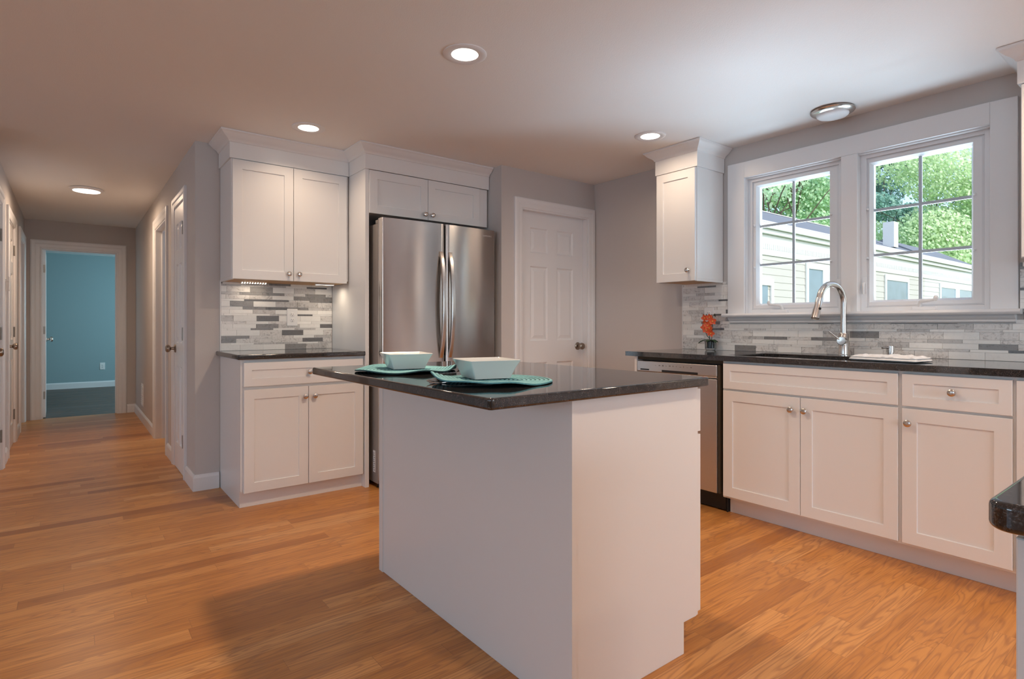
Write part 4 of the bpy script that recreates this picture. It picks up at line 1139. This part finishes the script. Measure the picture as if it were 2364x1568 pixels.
def hwin(x0, x1, z0, z1, lights):
    b = BM(); tw = .085
    hb(b, x0 - tw, x1 + tw, -.045, -.02, z1, z1 + .11); hb(b, x0 - tw, x1 + tw, -.045, -.02, z0 - .1, z0)
    hb(b, x0 - tw, x0, -.045, -.02, z0, z1); hb(b, x1, x1 + tw, -.045, -.02, z0, z1)
    for a, c in zip(lights, lights[1:]): hb(b, a[1], c[0], -.045, -.02, z0, z1)
    w_ = part('window', b, M['exttrim'], t)
    b = BM()
    for a0, a1 in lights: hb(b, a0, a1, -.030, -.024, z0, z1)
    part('pane', b, M['darkglass'], w_)
hwin(10.38, 12.2, .6, 2.09, [(10.38, 10.93), (11.20, 11.62), (11.70, 12.2)])
hwin(8.2, 9.07, .5, 1.73, [(8.2, 8.98)])
hwin(13.98, 15.22, .6, 2.065, [(13.98, 15.22)])
hwin(17.58, 20.24, .6, 2.045, [(17.58, 18.75), (19.09, 20.24)])

def tree(x, y, hgt, rad, n, seed, label, pal, blobs=9, trunk=.085, zlow=.25, size=.30, sparse=False):
    rnd = random.Random(seed)
    t = thing('leafy_tree', label, 'tree', (x, y, -.8), 0, 'trees behind the neighbour house')
    b = BM(); top = hgt * .75
    tube(b, [(0, 0, 0), (.1, .05, hgt * .3), (-.1, 0, top)], [trunk, trunk * .8, trunk * .3], 10)
    brs = []
    for k in range(12 if sparse else 7):
        a = rnd.uniform(0, 2 * PI); z0 = rnd.uniform(.25, .6) * hgt
        e_ = Vector((math.cos(a) * rad * .8, math.sin(a) * rad * .8, z0 + rnd.uniform(.1, .3) * hgt))
        m_ = e_ * .5 + Vector((0, 0, z0 * .5 + .2))
        tube(b, [(0, 0, z0), m_, e_], [trunk * .4, trunk * .25, .02], 6)
        if sparse:
            for q in range(3):
                f_ = m_.lerp(e_, rnd.random()); tube(b, [f_, f_ + Vector((rnd.uniform(-1, 1), rnd.uniform(-1, 1), rnd.uniform(.2, 1.2)))], [.03, .01], 5)
    part('trunk', b, M['bark'], t, smooth=60)
    cs = []
    for k in range(blobs):
        a = rnd.uniform(0, 2 * PI); rr = rad * math.sqrt(rnd.random()) * .75
        cs.append((Vector((math.cos(a) * rr, math.sin(a) * rr, hgt * rnd.uniform(zlow, .92))), rad * rnd.uniform(.35, .6)))
    vs_, fs, cols = [], [], []
    for i in range(n):
        c, r = rnd.choice(cs)
        d = Vector((rnd.gauss(0, 1), rnd.gauss(0, 1), rnd.gauss(0, 1))).normalized() * r * (rnd.random() ** .35)
        p = c + Vector((d.x, d.y, d.z * .8)); s = size * rnd.uniform(.5, 1.2)
        nn = Vector((rnd.gauss(-.9, .8), rnd.gauss(-1.1, .8), rnd.gauss(.9, .8))).normalized(); u = nn.orthogonal().normalized() * s; v = nn.cross(u).normalized() * s * .7
        k = len(vs_); vs_ += [p - u, p - v * .8, p + u, p + v * .8]; fs.append((k, k + 1, k + 2, k + 3))
        q = rnd.choice(pal); j = rnd.uniform(.8, 1.2); cols.append((q[0] * j, q[1] * j, q[2] * j, 1))
    me = bpy.data.meshes.new('foliage'); me.from_pydata(vs_, [], fs)
    at = me.attributes.new('tint', 'FLOAT_COLOR', 'FACE')
    at.data.foreach_set('color', [v for c in cols for v in c])
    me.materials.append(M['foliage']); o = bpy.data.objects.new('foliage', me); COL.objects.link(o); o.parent = t
    return t
LIGHTG = [(.64, .79, .50), (.72, .86, .58), (.58, .75, .46), (.80, .90, .66)]
DARKG = [(.22, .44, .36), (.30, .52, .42), (.18, .38, .32)]
MIDG = [(.54, .76, .52), (.62, .82, .56), (.70, .86, .60)]
tree(37, 10.2, 14.5, 4.3, 62000, 1, 'bright green maple tree right of the white vent pipe', LIGHTG, 20, zlow=.12, size=.105)
tree(50, 17.2, 18, 3.5, 22000, 2, 'dark green tree left of the white vent pipe', DARKG, 18, zlow=.12, size=.17)
tree(26.5, 12.8, 14.5, 3.3, 46000, 3, 'mid green tree above the roof in the left window', MIDG, 16, zlow=.15, size=.11)
tree(20.3, 10.9, 9.0, 2.0, 900, 4, 'thin bare branched tree at the left of the left window', MIDG, 8, zlow=.25, size=.10, sparse=True)
tree(49, 7.4, 14, 3.6, 12000, 5, 'low green tree at the far end of the neighbour house', LIGHTG, 12, zlow=.1, size=.2)
